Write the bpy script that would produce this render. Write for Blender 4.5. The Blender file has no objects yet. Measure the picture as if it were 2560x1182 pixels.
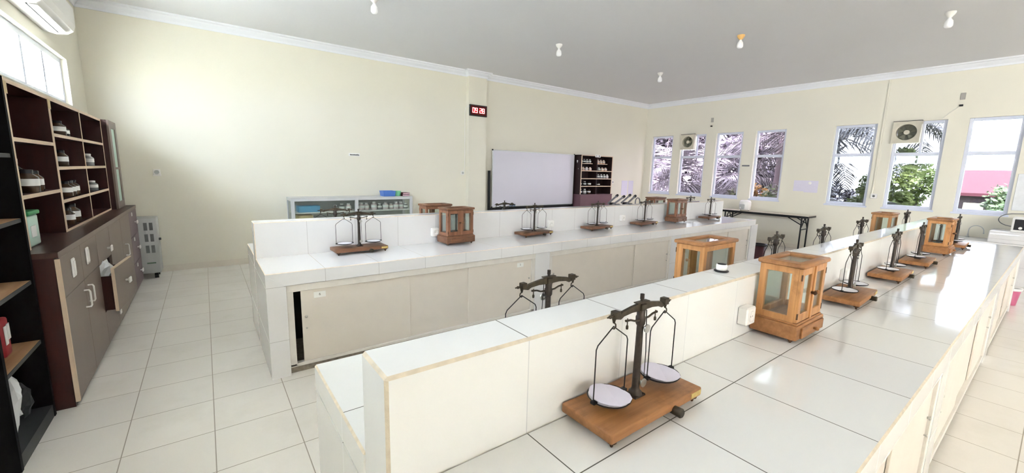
import bpy, bmesh, math, random
from mathutils import Vector, Matrix
R=random.Random(7)
scn=bpy.context.scene; COL=scn.collection
PI=math.pi
# ------------------------------------------------------------------ materials
def lin(c):
    c=c/255.0
    return c/12.92 if c<=0.04045 else ((c+0.055)/1.055)**2.4
def rgb(r,g,b): return (lin(r),lin(g),lin(b),1.0)
class NT:
    def __init__(s,name):
        s.m=bpy.data.materials.new(name); s.m.use_nodes=True
        s.t=s.m.node_tree; s.t.nodes.clear()
        s.out=s.t.nodes.new('ShaderNodeOutputMaterial')
    def n(s,typ,**kw):
        nd=s.t.nodes.new(typ)
        for k,v in kw.items(): setattr(nd,k,v)
        return nd
    def l(s,a,b): s.t.links.new(a,b)
    def math(s,op,a,b=None,c=None):
        nd=s.n('ShaderNodeMath',operation=op)
        for i,v in enumerate((a,b,c)):
            if v is None: continue
            if isinstance(v,(int,float)): nd.inputs[i].default_value=v
            else: s.l(v,nd.inputs[i])
        return nd.outputs[0]
    def mix(s,f,a,b,mode='MIX'):
        nd=s.n('ShaderNodeMix',data_type='RGBA',blend_type=mode)
        for i,v in ((0,f),(6,a),(7,b)):
            if isinstance(v,(int,float)): nd.inputs[i].default_value=v
            elif isinstance(v,tuple): nd.inputs[i].default_value=v
            else: s.l(v,nd.inputs[i])
        return nd.outputs[2]
    def bsdf(s,col,rough=.5,metal=0.,spec=.5,**kw):
        b=s.n('ShaderNodeBsdfPrincipled')
        for k,v in (('Base Color',col),('Roughness',rough),('Metallic',metal),('Specular IOR Level',spec)):
            if isinstance(v,(int,float,tuple)): b.inputs[k].default_value=v
            else: s.l(v,b.inputs[k])
        for k,v in kw.items(): b.inputs[k.replace('_',' ')].default_value=v
        s.l(b.outputs[0],s.out.inputs[0]); return b
    def noise(s,scale,vec=None,detail=3.,rough=.5):
        nd=s.n('ShaderNodeTexNoise'); nd.inputs['Scale'].default_value=scale
        nd.inputs['Detail'].default_value=detail; nd.inputs['Roughness'].default_value=rough
        if vec is not None: s.l(vec,nd.inputs['Vector'])
        return nd.outputs[0]
    def ramp(s,f,stops):
        nd=s.n('ShaderNodeValToRGB'); cr=nd.color_ramp
        while len(cr.elements)<len(stops): cr.elements.new(.5)
        for e,(p,c) in zip(cr.elements,stops): e.position=p; e.color=c
        s.l(f,nd.inputs[0]); return nd.outputs[0]
def plain(name,c,rough=.5,metal=0.,var=.06,scale=18.,spec=.5,coord='Object',bump=0.):
    s=NT(name); col=rgb(*c)
    tc=s.n('ShaderNodeTexCoord')
    f=s.noise(scale,tc.outputs[coord],3.)
    dk=tuple(v*(1-var) for v in col[:3])+(1.,); lt=tuple(min(1,v*(1+var)) for v in col[:3])+(1.,)
    k=s.ramp(f,[(.3,dk),(.7,lt)])
    b=s.bsdf(k,rough,metal,spec)
    if bump:
        bp=s.n('ShaderNodeBump'); bp.inputs['Strength'].default_value=bump; bp.inputs['Distance'].default_value=.002
        s.l(s.noise(scale*6,tc.outputs[coord],4.),bp.inputs['Height']); s.l(bp.outputs[0],b.inputs['Normal'])
    return s.m
def wood(name,c1,c2,axis=0,rough=.45,sc=1.,stain=True):
    s=NT(name); tc=s.n('ShaderNodeTexCoord'); mp=s.n('ShaderNodeMapping')
    v=[38*sc]*3; v[axis]=3.*sc
    mp.inputs['Scale'].default_value=v; s.l(tc.outputs['Object'],mp.inputs[0])
    f=s.noise(1.,mp.outputs[0],5.,.6)
    col=s.ramp(f,[(.28,rgb(*c1)),(.72,rgb(*c2))])
    if stain:
        g=s.noise(9.,tc.outputs['Object'],4.,.65)
        w=s.ramp(g,[(.56,(0,0,0,1)),(.74,(1,1,1,1))])
        col=s.mix(s.math('MULTIPLY',w,.45),col,rgb(c1[0]*.55,c1[1]*.5,c1[2]*.5))
    s.bsdf(col,rough,0.,.4); return s.m
def tile(name,c,top,side,px,py,pz,w=.003,rough=.1,var=.02,spec=.5,dirt=0.):
    s=NT(name); g=s.n('ShaderNodeNewGeometry')
    P=s.n('ShaderNodeSeparateXYZ'); s.l(g.outputs['Position'],P.inputs[0])
    N=s.n('ShaderNodeSeparateXYZ'); s.l(g.outputs['True Normal'],N.inputs[0])
    tot=None; idv=None
    for i,pp in enumerate((px,py,pz)):
        if not pp: continue
        t=s.math('DIVIDE',s.math('SUBTRACT',P.outputs[i],pp[1]),pp[0])
        d=s.math('MULTIPLY',s.math('PINGPONG',t,.5),pp[0])
        ln=s.math('LESS_THAN',d,w/2)
        ok=s.math('LESS_THAN',s.math('ABSOLUTE',N.outputs[i]),.5)
        ln=s.math('MULTIPLY',ln,ok)
        tot=ln if tot is None else s.math('MAXIMUM',tot,ln)
        q=s.math('MULTIPLY',s.math('FLOOR',t),(12.9898,78.233,37.719)[i]); q=s.math('MULTIPLY',q,ok)
        idv=q if idv is None else s.math('ADD',idv,q)
    wn=s.n('ShaderNodeTexWhiteNoise',noise_dimensions='1D'); s.l(idv,wn.inputs['W'])
    col=rgb(*c)
    dk=tuple(v*(1-var*2) for v in col[:3])+(1.,)
    base=s.mix(wn.outputs[0],dk,col)
    if dirt:
        f=s.noise(2.2,g.outputs['Position'],6.,.65)
        base=s.mix(s.math('MULTIPLY',s.ramp(f,[(.5,(0,0,0,1)),(.8,(1,1,1,1))]),dirt),base,rgb(c[0]*.8,c[1]*.78,c[2]*.72))
    gr=s.mix(s.math('GREATER_THAN',s.math('ABSOLUTE',N.outputs[2]),.5),rgb(*side),rgb(*top))
    col=s.mix(tot,base,gr)
    rr=s.math('ADD',s.math('MULTIPLY',tot,.6),rough)
    s.bsdf(col,rr,0.,spec); return s.m
def glass(name,tint=(235,245,242),k=1.):
    s=NT(name)
    lw=s.n('ShaderNodeLayerWeight'); lw.inputs[0].default_value=.5
    fz=s.math('ADD',s.math('MULTIPLY',s.math('POWER',lw.outputs['Facing'],4.),.55),.07)
    tr=s.n('ShaderNodeBsdfTransparent'); tr.inputs[0].default_value=rgb(*tint)
    gl=s.n('ShaderNodeBsdfGlossy'); gl.inputs['Roughness'].default_value=.02
    mx=s.n('ShaderNodeMixShader'); s.l(s.math('MULTIPLY',fz,k),mx.inputs[0])
    s.l(tr.outputs[0],mx.inputs[1]); s.l(gl.outputs[0],mx.inputs[2]); s.l(mx.outputs[0],s.out.inputs[0]); return s.m
def emit(name,c,st):
    s=NT(name); e=s.n('ShaderNodeEmission'); e.inputs[0].default_value=rgb(*c); e.inputs[1].default_value=st
    s.l(e.outputs[0],s.out.inputs[0]); return s.m
def leafmat(name,c1,c2,tr=.35):
    s=NT(name); tc=s.n('ShaderNodeTexCoord')
    f=s.noise(2.5,tc.outputs['Object'],4.,.7)
    col=s.ramp(f,[(.3,rgb(*c1)),(.7,rgb(*c2))])
    b=s.n('ShaderNodeBsdfPrincipled'); s.l(col,b.inputs['Base Color']); b.inputs['Roughness'].default_value=.35
    t=s.n('ShaderNodeBsdfTranslucent'); s.l(col,t.inputs[0])
    mx=s.n('ShaderNodeMixShader'); mx.inputs[0].default_value=tr
    s.l(b.outputs[0],mx.inputs[1]); s.l(t.outputs[0],mx.inputs[2]); s.l(mx.outputs[0],s.out.inputs[0]); return s.m
M={}
M['wall']=plain('cream wall paint',(229,225,210),.7,0,.015,1.2,.3,bump=.05)
M['ceil']=plain('white ceiling paint',(224,224,226),.8,0,.01,.8,.2)
M['cornice']=plain('white cornice plaster',(232,234,238),.6,0,.01,3.)
M['skirt']=plain('skirting paint',(222,215,201),.5,0,.03,4.)
M['floor']=tile('cream floor tile',(242,238,231),(164,156,144),(150,145,135),(.40,-.06),(.40,.355),None,.005,.16,.025,.45,.25)
M['tile1']=tile('white bench tile far bench',(228,227,227),(158,148,134),(190,188,187),(.404,.675),None,(.40,.28),.004,.07,.008)
M['tile2']=tile('white bench tile near bench',(233,233,231),(92,89,82),(200,201,202),(.408,.697),(.605,.635),(.40,.28),.0035,.07,.008)
M['biscuit1']=plain('unglazed tile edge pink',(226,208,184),.8,0,.1,40)
M['biscuit2']=plain('unglazed tile edge tan',(216,204,184),.85,0,.09,40,bump=.6)
M['door']=plain('beige laminate door',(224,216,205),.45,0,.02,6.)
M['doorframe']=plain('cream painted door frame',(224,219,211),.5,0,.04,14.)
M['concrete']=plain('rough grey concrete',(150,140,126),.9,0,.25,30.,bump=.5)
M['dark']=plain('painted hollow shade',(12,11,10),.9,0,.1,5.)  # near black puts the shade of hollows into the colour
M['brass']=plain('dull oxidised brass',(74,66,54),.45,.7,.25,60.)
M['iron']=plain('dark bronze column',(62,54,48),.45,.55,.25,50.)
M['wire']=plain('dark steel wire',(52,50,50),.4,.8,.1,50.)
M['nickel']=plain('worn nickel',(188,186,180),.3,.9,.1,50.)
M['rust']=plain('rusty metal foot',(96,70,50),.6,.6,.3,80.)
M['panrim']=plain('black pan rim',(34,32,33),.4,.3,.1,40.)
M['panface']=plain('white pan face',(240,239,243),.35,0,.01,30.)
M['paper']=plain('white paper',(222,217,232),.8,0,.01,20.)
M['woodA']=wood('orange varnished wood',(142,96,58),(178,126,78),0)
M['woodAz']=wood('orange varnished wood upright',(168,116,68),(204,150,96),2,.4)
M['woodB']=wood('red brown varnished wood',(98,66,47),(136,94,66),0)
M['woodBz']=wood('red brown varnished wood upright',(112,74,54),(150,104,76),2,.4)
M['brassplate']=plain('yellow brass plate',(206,182,110),.4,.3,.1,60.)
M['glass']=glass('clear pane',(247,251,249))
M['winglass']=glass('window pane',(152,155,160),.6)
M['stripglass']=glass('dimmed strip pane',(212,217,222),.6)  # grey tint added to hold back the daylight of the strip
M['tintglass']=glass('tinted window pane',(184,178,187),.6)
M['mahog']=wood('dark mahogany laminate',(50,22,18),(66,29,24),2,.4,.6,False)
M['mahog2']=wood('blackish brown laminate',(34,20,20),(48,28,27),2,.45,.6,False)
M['mahogtop']=wood('dark brown laminate top',(70,50,46),(86,62,56),1,.3,.6,False)
M['taupe']=plain('taupe laminate front',(124,108,98),.42,0,.04,5.)
M['mauve']=plain('mauve laminate front',(112,92,98),.42,0,.04,5.)
M['purple']=plain('plum laminate',(110,76,84),.45,0,.05,5.)
M['edge']=plain('cream edge band',(218,196,170),.6,0,.05,12.)
M['black']=plain('black stained board',(9,8,8),.75,0,.15,8.,.15)
M['blackgrey']=plain('worn black plinth',(52,52,52),.6,0,.1,8.)
M['tan']=wood('tan plywood shelf',(166,126,90),(192,152,112),1,.6,.5,False)
M['whiteplastic']=plain('white plastic',(236,234,230),.35,0,.01,10.)
M['greyplastic']=plain('grey shelf board',(120,118,116),.5,0,.05,10.)
M['greymetal']=plain('grey painted steel',(176,178,176),.4,.1,.02,8.)
M['vent']=plain('dark grey vent slot',(112,114,112),.6,0,.05,50.)
M['greenmark']=plain('green printed mark',(96,120,100),.6,0,.05,10.)
M['alu']=plain('light aluminium frame',(206,208,210),.35,.25,.02,8.)
M['winframe']=plain('pale blue white window frame',(214,218,232),.4,0,.01,8.)
M['board']=plain('white enamel board',(213,210,221),.28,0,.02,1.4)
M['blackmetal']=plain('black metal tube',(22,22,22),.4,.4,.1,20.)
M['bulb']=plain('white bulb',(248,248,250),.3,0,.01,10.)
M['amber']=plain('amber lampholder',(226,180,110),.4,0,.05,10.)
M['fan']=plain('cream fan housing',(204,198,180),.45,0,.03,14.)
M['fandark']=plain('grey green fan blades',(112,112,96),.5,0,.1,20.)
M['tabletop']=plain('beige table laminate',(206,198,180),.4,0,.03,10.)
M['maroon']=plain('maroon plastic',(66,22,28),.4,0,.05,10.)
M['pink']=plain('pink plastic',(196,98,132),.4,0,.04,10.)
M['bluebox']=plain('sky blue plastic',(84,160,202),.4,0,.05,10.)
M['bluebasket']=plain('royal blue plastic',(84,128,206),.4,0,.05,10.)
M['mint']=plain('mint green plastic',(130,206,156),.4,0,.05,10.)
M['green']=plain('green plastic lid',(40,150,84),.4,0,.05,10.)
M['cleargreen']=plain('pale green translucent plastic',(196,226,212),.3,0,.03,10.)
M['rosebook']=plain('rose paper pages',(226,190,200),.7,0,.05,40.)
M['darkbook']=plain('dark red book cover',(84,38,44),.5,0,.05,10.)
M['amberjar']=plain('brown glass jar',(72,52,36),.15,0,.1,10.)
M['palejar']=plain('pale rose jar',(224,206,206),.2,0,.04,10.)
M['clearjar']=plain('clear grey jar',(150,152,150),.12,0,.05,10.)
M['darkjar']=plain('dark glass bottle',(40,38,40),.12,0,.05,10.)
M['peach']=plain('peach bottle',(222,178,150),.3,0,.05,10.)
M['label']=plain('white label',(238,238,234),.6,0,.01,10.)
M['ink']=plain('dark ink',(60,60,58),.7,0,.02,10.)
M['bag']=plain('white plastic bag',(226,228,230),.35,0,.05,12.)
M['redpack']=plain('red packet',(150,36,44),.45,0,.1,12.)
M['sticker']=plain('tan sticker',(200,178,130),.6,0,.05,10.)
M['clockred']=emit('red clock glow',(235,20,36),.018)
M['clockdigit']=emit('bright red digits',(255,225,215),.05)
M['clockface']=plain('dark red clock face',(70,10,16),.2,0,.05,10.)
M['equip']=plain('grey equipment casing',(126,126,130),.4,.2,.1,20.)
M['bracketgrey']=plain('light grey bracket',(170,166,158),.5,0,.05,20.)
M['eraser']=plain('blue grey felt',(110,124,146),.8,0,.1,30.)
M['microblack']=plain('oven door glass',(44,44,48),.15,0,.1,10.)
M['paleground']=plain('pale bounce ground',(196,194,184),.9,0,.06,.6,coord='Generated')
M['lawn']=plain('green garden ground',(56,62,46),.9,0,.3,.6,coord='Generated')
M['trunk']=plain('grey palm trunk',(110,100,104),.9,0,.3,6.,bump=.5)
M['palm']=leafmat('grey green palm frond',(34,34,39),(140,138,141),.15)  # pale end of the ramp paints bright highlights into the fronds
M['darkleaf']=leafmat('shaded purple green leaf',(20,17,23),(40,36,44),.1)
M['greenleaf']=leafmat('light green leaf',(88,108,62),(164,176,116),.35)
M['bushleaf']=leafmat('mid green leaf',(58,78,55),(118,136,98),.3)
M['yellowleaf']=leafmat('yellow flower',(160,116,44),(190,160,84),.3)
M['pinkroof']=plain('pink red roof',(66,10,26),.7,0,.05,1.)
M['palepink']=plain('pale pink wall',(66,54,58),.8,0,.03,1.)
M['tank']=plain('pale beige tank',(206,200,176),.6,0,.03,2.)
# ------------------------------------------------------------------ mesh builder
class MB:
    def __init__(s,*mats): s.v=[]; s.f=[]; s.m=[]; s.sm=[]; s.mats=list(mats)
    def add(s,vs,fs,m=0,sm=False):
        o=len(s.v); s.v+= [tuple(p) for p in vs]
        for f in fs: s.f.append(tuple(o+i for i in f)); s.m.append(m); s.sm.append(sm)
        return s
    def box(s,x0,x1,y0,y1,z0,z1,m=0,bev=0,bm=None,rot=None,seg=1,bmf=None):
        b=bmesh.new(); bmesh.ops.create_cube(b,size=1)
        for v in b.verts: v.co=Vector(((x0+x1)/2+v.co.x*(x1-x0),(y0+y1)/2+v.co.y*(y1-y0),(z0+z1)/2+v.co.z*(z1-z0)))
        nb=0
        if bev:
            old=set()
            r=bmesh.ops.bevel(b,geom=list(b.edges),offset=bev,segments=seg,affect='EDGES',profile=.5)
            newf={f for f in r['faces'] if bmf is None or bmf(f.calc_center_median(),f.normal)}
        b.verts.ensure_lookup_table(); b.verts.index_update()
        vs=[v.co.copy() for v in b.verts]
        if rot is not None: vs=[rot@v for v in vs]
        o=len(s.v); s.v+=[tuple(v) for v in vs]
        for f in b.faces:
            s.f.append(tuple(o+v.index for v in f.verts))
            s.m.append(bm if (bev and bm is not None and f in newf) else m); s.sm.append(bool(bev and seg>1))
        b.free(); return s
    def cyl(s,p0,p1,r0,r1=None,seg=16,m=0,cap=True):
        r1=r0 if r1 is None else r1
        p0=Vector(p0); p1=Vector(p1); d=(p1-p0).normalized()
        a=d.orthogonal().normalized(); b=d.cross(a)
        vs=[]
        for p,r in ((p0,r0),(p1,r1)):
            for i in range(seg):
                t=2*PI*i/seg; vs.append(p+(a*math.cos(t)+b*math.sin(t))*r)
        s.add(vs,[(i,(i+1)%seg,seg+(i+1)%seg,seg+i) for i in range(seg)],m,True)
        if cap:
            s.add([v for v in vs[:seg]],[tuple(range(seg))[::-1]],m); s.add([v for v in vs[seg:]],[tuple(range(seg))],m)
        return s
    def lathe(s,prof,c=(0,0,0),seg=20,m=0,capb=True,capt=True):
        vs=[];n=len(prof)
        for r,z in prof:
            for i in range(seg):
                t=2*PI*i/seg; vs.append((c[0]+r*math.cos(t),c[1]+r*math.sin(t),c[2]+z))
        fs=[]
        for k in range(n-1):
            for i in range(seg): fs.append((k*seg+i,k*seg+(i+1)%seg,(k+1)*seg+(i+1)%seg,(k+1)*seg+i))
        s.add(vs,fs,m,True)
        if capb: s.add(vs[:seg],[tuple(range(seg))[::-1]],m)
        if capt: s.add(vs[-seg:],[tuple(range(seg))],m)
        return s
    def tube(s,pts,r,seg=8,m=0,closed=False):
        pts=[Vector(p) for p in pts]; n=len(pts)
        rr=r if isinstance(r,(list,tuple)) else [r]*n
        rings=[]; a=None
        for i,p in enumerate(pts):
            d=((pts[min(i+1,n-1)]-p).normalized()+(p-pts[max(i-1,0)]).normalized())
            d=d.normalized() if d.length>1e-6 else Vector((0,0,1))
            if a is None: a=d.orthogonal().normalized()
            a=(a-d*a.dot(d)); a=a.normalized() if a.length>1e-6 else d.orthogonal().normalized()
            b=d.cross(a)
            rings.append([p+(a*math.cos(2*PI*k/seg)+b*math.sin(2*PI*k/seg))*rr[i] for k in range(seg)])
        vs=[q for g in rings for q in g]
        fs=[(i*seg+k,i*seg+(k+1)%seg,(i+1)*seg+(k+1)%seg,(i+1)*seg+k) for i in range(n-1) for k in range(seg)]
        s.add(vs,fs,m,True)
        s.add(rings[0],[tuple(range(seg))[::-1]],m); s.add(rings[-1],[tuple(range(seg))],m); return s
    def prism(s,poly,axis,a,b,m=0):
        n=len(poly)
        def P(u,v,w): return {0:(w,u,v),1:(u,w,v),2:(u,v,w)}[axis]
        vs=[P(u,v,a) for u,v in poly]+[P(u,v,b) for u,v in poly]
        fs=[(i,(i+1)%n,n+(i+1)%n,n+i) for i in range(n)]+[tuple(range(n))[::-1],tuple(range(n,2*n))]
        return s.add(vs,fs,m)
    def ball(s,c,r,m=0,seg=14,sx=1,sy=1,sz=1):
        pr=[]; n=8
        for k in range(n+1):
            t=-PI/2+PI*k/n; pr.append((max(1e-4,math.cos(t))*r,math.sin(t)*r))
        o=len(s.v); s.lathe(pr,(0,0,0),seg,m,False,False)
        s.v[o:]=[(c[0]+x*sx,c[1]+y*sy,c[2]+z*sz) for x,y,z in s.v[o:]]; return s
    def build(s,name,parent=None,world=True,fix=True):
        me=bpy.data.meshes.new(name); v=s.v
        if parent is not None and world:
            L=parent['_w']; v=[(x-L[0],y-L[1],z-L[2]) for x,y,z in v]
        me.from_pydata(v,[],s.f)
        for mt in s.mats: me.materials.append(M[mt] if isinstance(mt,str) else mt)
        me.polygons.foreach_set('material_index',s.m); me.polygons.foreach_set('use_smooth',s.sm)
        if fix:
            b=bmesh.new(); b.from_mesh(me); bmesh.ops.recalc_face_normals(b,faces=b.faces); b.to_mesh(me); b.free()
        me.update()
        o=bpy.data.objects.new(name,me); COL.objects.link(o)
        if parent is not None:
            o.parent=parent
            if world: o['_w']=tuple(parent['_w'])
            else: o['_w']=(0,0,0)
        else: o['_w']=(0,0,0)
        return o
ROOTS=[]
def tag(o,label=None,cat=None,group=None,kind=None):
    if label: o['label']=label
    if cat: o['category']=cat
    if group: o['group']=group
    if kind: o['kind']=kind
    return o
def thing(name,loc,label,cat,group=None,rz=0.):
    o=bpy.data.objects.new(name,None); COL.objects.link(o); o.empty_display_size=.05
    o.location=loc; o.rotation_euler=(0,0,rz); o['_w']=tuple(loc)
    return tag(o,label,cat,group)
def single(mb,name,label,cat,group=None,loc=None):
    # one-mesh thing with its origin at its base
    xs=[v[0] for v in mb.v]; ys=[v[1] for v in mb.v]; zs=[v[2] for v in mb.v]
    c=((min(xs)+max(xs))/2,(min(ys)+max(ys))/2,min(zs)) if loc is None else loc
    mb.v=[(x-c[0],y-c[1],z-c[2]) for x,y,z in mb.v]
    o=mb.build(name); o.location=c; o['_w']=c
    return tag(o,label,cat,group)
def struct(mb,name,label=None):
    return tag(mb.build(name),label,None,None,'structure')
def dup(o,parent=None,loc=None,rz=None,label=None):
    c=o.copy(); COL.objects.link(c)
    if parent is not None: c.parent=parent
    if loc is not None: c.location=loc
    if rz is not None: c.rotation_euler=(0,0,rz)
    if label: c['label']=label
    for ch in o.children: dup(ch,c)
    return c
def remat(o,names,mat):
    # give copies their own wood tone
    for ch in o.children_recursive:
        if ch.name.split('.')[0] in names:
            for sl in ch.material_slots[:1]:
                sl.link='OBJECT'; sl.material=M[mat[ch.name.split('.')[0]]]
# ------------------------------------------------------------------ room shell
EXPO=6.12
TS=(-12.4,-5.0); LW=(); FW=()
XL,XR,YB,YF,ZC=-1.12,10.36,7.5,-13.0,3.49
def holewall(name,axis,inner,outer,u0,u1,z0,z1,holes,mat):
    mb=MB(mat)
    us=sorted({u0,u1,*[h[0] for h in holes],*[h[1] for h in holes]}); zs=sorted({z0,z1,*[h[2] for h in holes],*[h[3] for h in holes]})
    def P(w,u,z): return (w,u,z) if axis==0 else (u,w,z)
    for a,b in zip(us,us[1:]):
        for c,d in zip(zs,zs[1:]):
            if any(h[0]<=a and b<=h[1] and h[2]<=c and d<=h[3] for h in holes): continue
            for w in (inner,outer): mb.add([P(w,a,c),P(w,b,c),P(w,b,d),P(w,a,d)],[(0,1,2,3)])
    for a,b,c,d in holes+[(u0,u1,z0,z1)]:
        for q in ([(a,c),(b,c)],[(b,c),(b,d)],[(b,d),(a,d)],[(a,d),(a,c)]):
            (p,r),(t,v)=q
            mb.add([P(inner,p,r),P(inner,t,v),P(outer,t,v),P(outer,p,r)],[(0,1,2,3)])
    b=mb
    me=b.build(name,fix=False); bmx=bmesh.new(); bmx.from_mesh(me.data); bmesh.ops.remove_doubles(bmx,verts=bmx.verts,dist=1e-5); bmesh.ops.recalc_face_normals(bmx,faces=bmx.faces); bmx.to_mesh(me.data); bmx.free()
    return tag(me,None,None,None,'structure')
struct(MB('floor').box(XL-.2,XR+.2,YF-.2,YB+.2,-.12,0),'floor','glossy cream square floor tiles with thin grey grout')
struct(MB('ceil').box(XL-1.3,XR+1.0,YF-1.0,YB+1.0,ZC,ZC+.15),'ceiling','flat white painted ceiling')  # slab runs past the walls as an added eave that blocks the sun
holewall('wall_back',1,YB,YB+.15,XL-.15,XR+.15,0,ZC,[],'wall')
WR=[(6.62,7.27),(5.69,6.385),(4.78,5.43),(3.87,4.495),(2.33,2.99),(1.40,2.08),(.535,1.15)]
ZW0,ZW1,ZT=1.02,2.59,2.01
holewall('wall_right',0,XR,XR+.16,YF,YB,0,ZC,[(a,b,ZW0,ZW1) for a,b in WR],'wall')
holewall('wall_left',0,XL,XL-.15,YF,YB,0,ZC,[(1.0,6.75,2.13,2.62),(TS[0],TS[1],2.13,3.05)]+[(a,b,.9,2.05) for a,b in LW],'wall')
holewall('wall_front',1,YF,YF-.15,XL-.15,XR+.15,0,ZC,[(a,b,1.0,3.1) for a,b in FW],'ceil')  # unseen end wall, set far back and white to even the light
# column on the back wall
struct(MB('wall').box(4.37,4.79,7.40,YB+.02,0,ZC),'wall_column','square cream pillar standing out of the back wall')
# cornice: stepped profile swept round the room
def cornice(name,pts):
    prof=[(0,.115),(.012,.115),(.018,.085),(.05,.05),(.06,.03),(.085,.022),(.09,0),(0,0)]
    mb=MB('cornice'); n=len(pts); rings=[]
    for i in range(n):
        p=Vector(pts[i]); e0=(p-Vector(pts[i-1])).normalized() if i>0 else None
        e1=(Vector(pts[i+1])-p).normalized() if i<n-1 else None
        e0=e0 or e1; e1=e1 or e0
        n0=Vector((e0.y,-e0.x)); n1=Vector((e1.y,-e1.x)); mm=(n0+n1); mm=mm/mm.dot(n0) if mm.length>1e-6 else n0
        rings.append([(p.x+mm.x*d,p.y+mm.y*d,ZC-h) for d,h in prof])
    k=len(prof); vs=[q for g in rings for q in g]
    mb.add(vs,[(i*k+j,i*k+(j+1)%k,(i+1)*k+(j+1)%k,(i+1)*k+j) for i in range(n-1) for j in range(k)])
    return struct(mb,name)
cornice('trim_1',[(XL,YF),(XL,YB)])
cornice('trim_2',[(XL,YB),(4.37,YB),(4.37,7.40),(4.79,7.40),(4.79,YB),(XR,YB)])
cornice('trim_3',[(XR,YB),(XR,YF)])
struct(MB('skirt').box(XL,4.37,7.494,7.5,0,.09),'baseboard_back')
struct(MB('skirt').box(XR-.006,XR,YF,YB,0,.09),'baseboard_right')
# right hand windows
def rwindow(i,y0,y1,fan=None):
    gm='tintglass' if i<=4 else 'winglass'
    w=thing('window_%d'%i,(XR+.07,(y0+y1)/2,ZW0),None,None); w['kind']='structure'
    x0,x1=XR+.05,XR+.10; t=.05
    f=MB('winframe')
    f.box(x0,x1,y0+t,y1-t,ZW0,ZW0+.055,bev=.004).box(x0,x1,y0+t,y1-t,ZW1-.05,ZW1,bev=.004)
    f.box(x0,x1,y0,y0+t,ZW0,ZW1,bev=.004).box(x0,x1,y1-t,y1,ZW0,ZW1,bev=.004).box(x0-.004,x1,y0+t,y1-t,ZT-.03,ZT+.03,bev=.004)
    f.box(XR-.012,XR+.05,y0-.02,y1+.02,ZW0-.03,ZW0+.002,bev=.003)          # sill
    if fan: f.box(x0+.002,x1-.002,fan-.02,fan+.02,ZT+.03,ZW1-.05,bev=.003)
    f.build('window_frame',w)
    MB(gm).box(x0+.02,x0+.025,y0+t,y1-t,ZW0+.055,ZT-.03).build('lower_pane',w)
    MB(gm).box(x0+.02,x0+.025,y0+t,(fan-.02 if fan else y1-t),ZT+.03,ZW1-.05).build('upper_pane',w)
    if fan: MB(gm).box(x0+.02,x0+.025,fan+.02,y1-t,ZT+.03,ZW1-.40).build('upper_pane',w)
    return w
FANS={2:5.95,6:1.70}
for i,(a,b) in enumerate(WR,1): rwindow(i,a,b,FANS.get(i))
# left clerestory window
w=thing('window_20',(XL-.07,2.,2.13),None,None); w['kind']='structure'
f=MB('winframe'); xa,xb=XL-.10,XL-.05
f.box(xa,xb,1.06,6.69,2.13,2.18).box(xa,xb,1.06,6.69,2.57,2.62).box(xa,xb,6.69,6.75,2.13,2.62).box(xa,xb,1.0,1.06,2.13,2.62)
yy=6.09
while yy>1.3: f.box(xa+.003,xb-.003,yy-.026,yy+.026,2.18,2.57); yy-=.61
f.build('window_frame',w)
MB('stripglass').box(XL-.078,XL-.073,1.06,6.69,2.18,2.57).build('pane',w)
w=thing('window_24',(XL-.07,-8.7,2.13),None,None); w['kind']='structure'  # unseen strip window, added for the light balance of the room
f=MB('winframe')
for z in (2.13,2.57,3.00): f.box(xa,xb,TS[0],TS[1],z,z+.05)
nk=int((TS[1]-TS[0])/1.0)
for k in range(nk+1):
    y=TS[0]+(TS[1]-TS[0]-.05)*k/nk; f.box(xa+.003,xb-.003,y,y+.05,2.18,3.0)
f.build('window_frame',w)
# side windows behind the camera
for i,(a,b) in enumerate(LW,21):
    w=thing('window_%d'%i,(XL-.07,(a+b)/2,.9),None,None); w['kind']='structure'
    f=MB('winframe')
    for z in (.9,2.0): f.box(xa,xb,a,b,z,z+.05)
    for y in (a,(a+b)/2-.025,b-.05): f.box(xa,xb,y,y+.05,.95,2.0)
    f.build('window_frame',w)
# window behind the camera
for i,(a,b) in enumerate(FW,30):
    w=thing('window_%d'%i,((a+b)/2,YF-.07,.9),None,None); w['kind']='structure'
    f=MB('winframe')
    for z in (1.0,2.1,3.05): f.box(a,b,YF-.1,YF-.05,z,z+.05)
    n=int((b-a)/.8)
    for k in range(n+1):
        x=a+(b-a-.05)*k/n; f.box(x,x+.05,YF-.1,YF-.05,1.0,3.1)
    f.build('window_frame',w)
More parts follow.
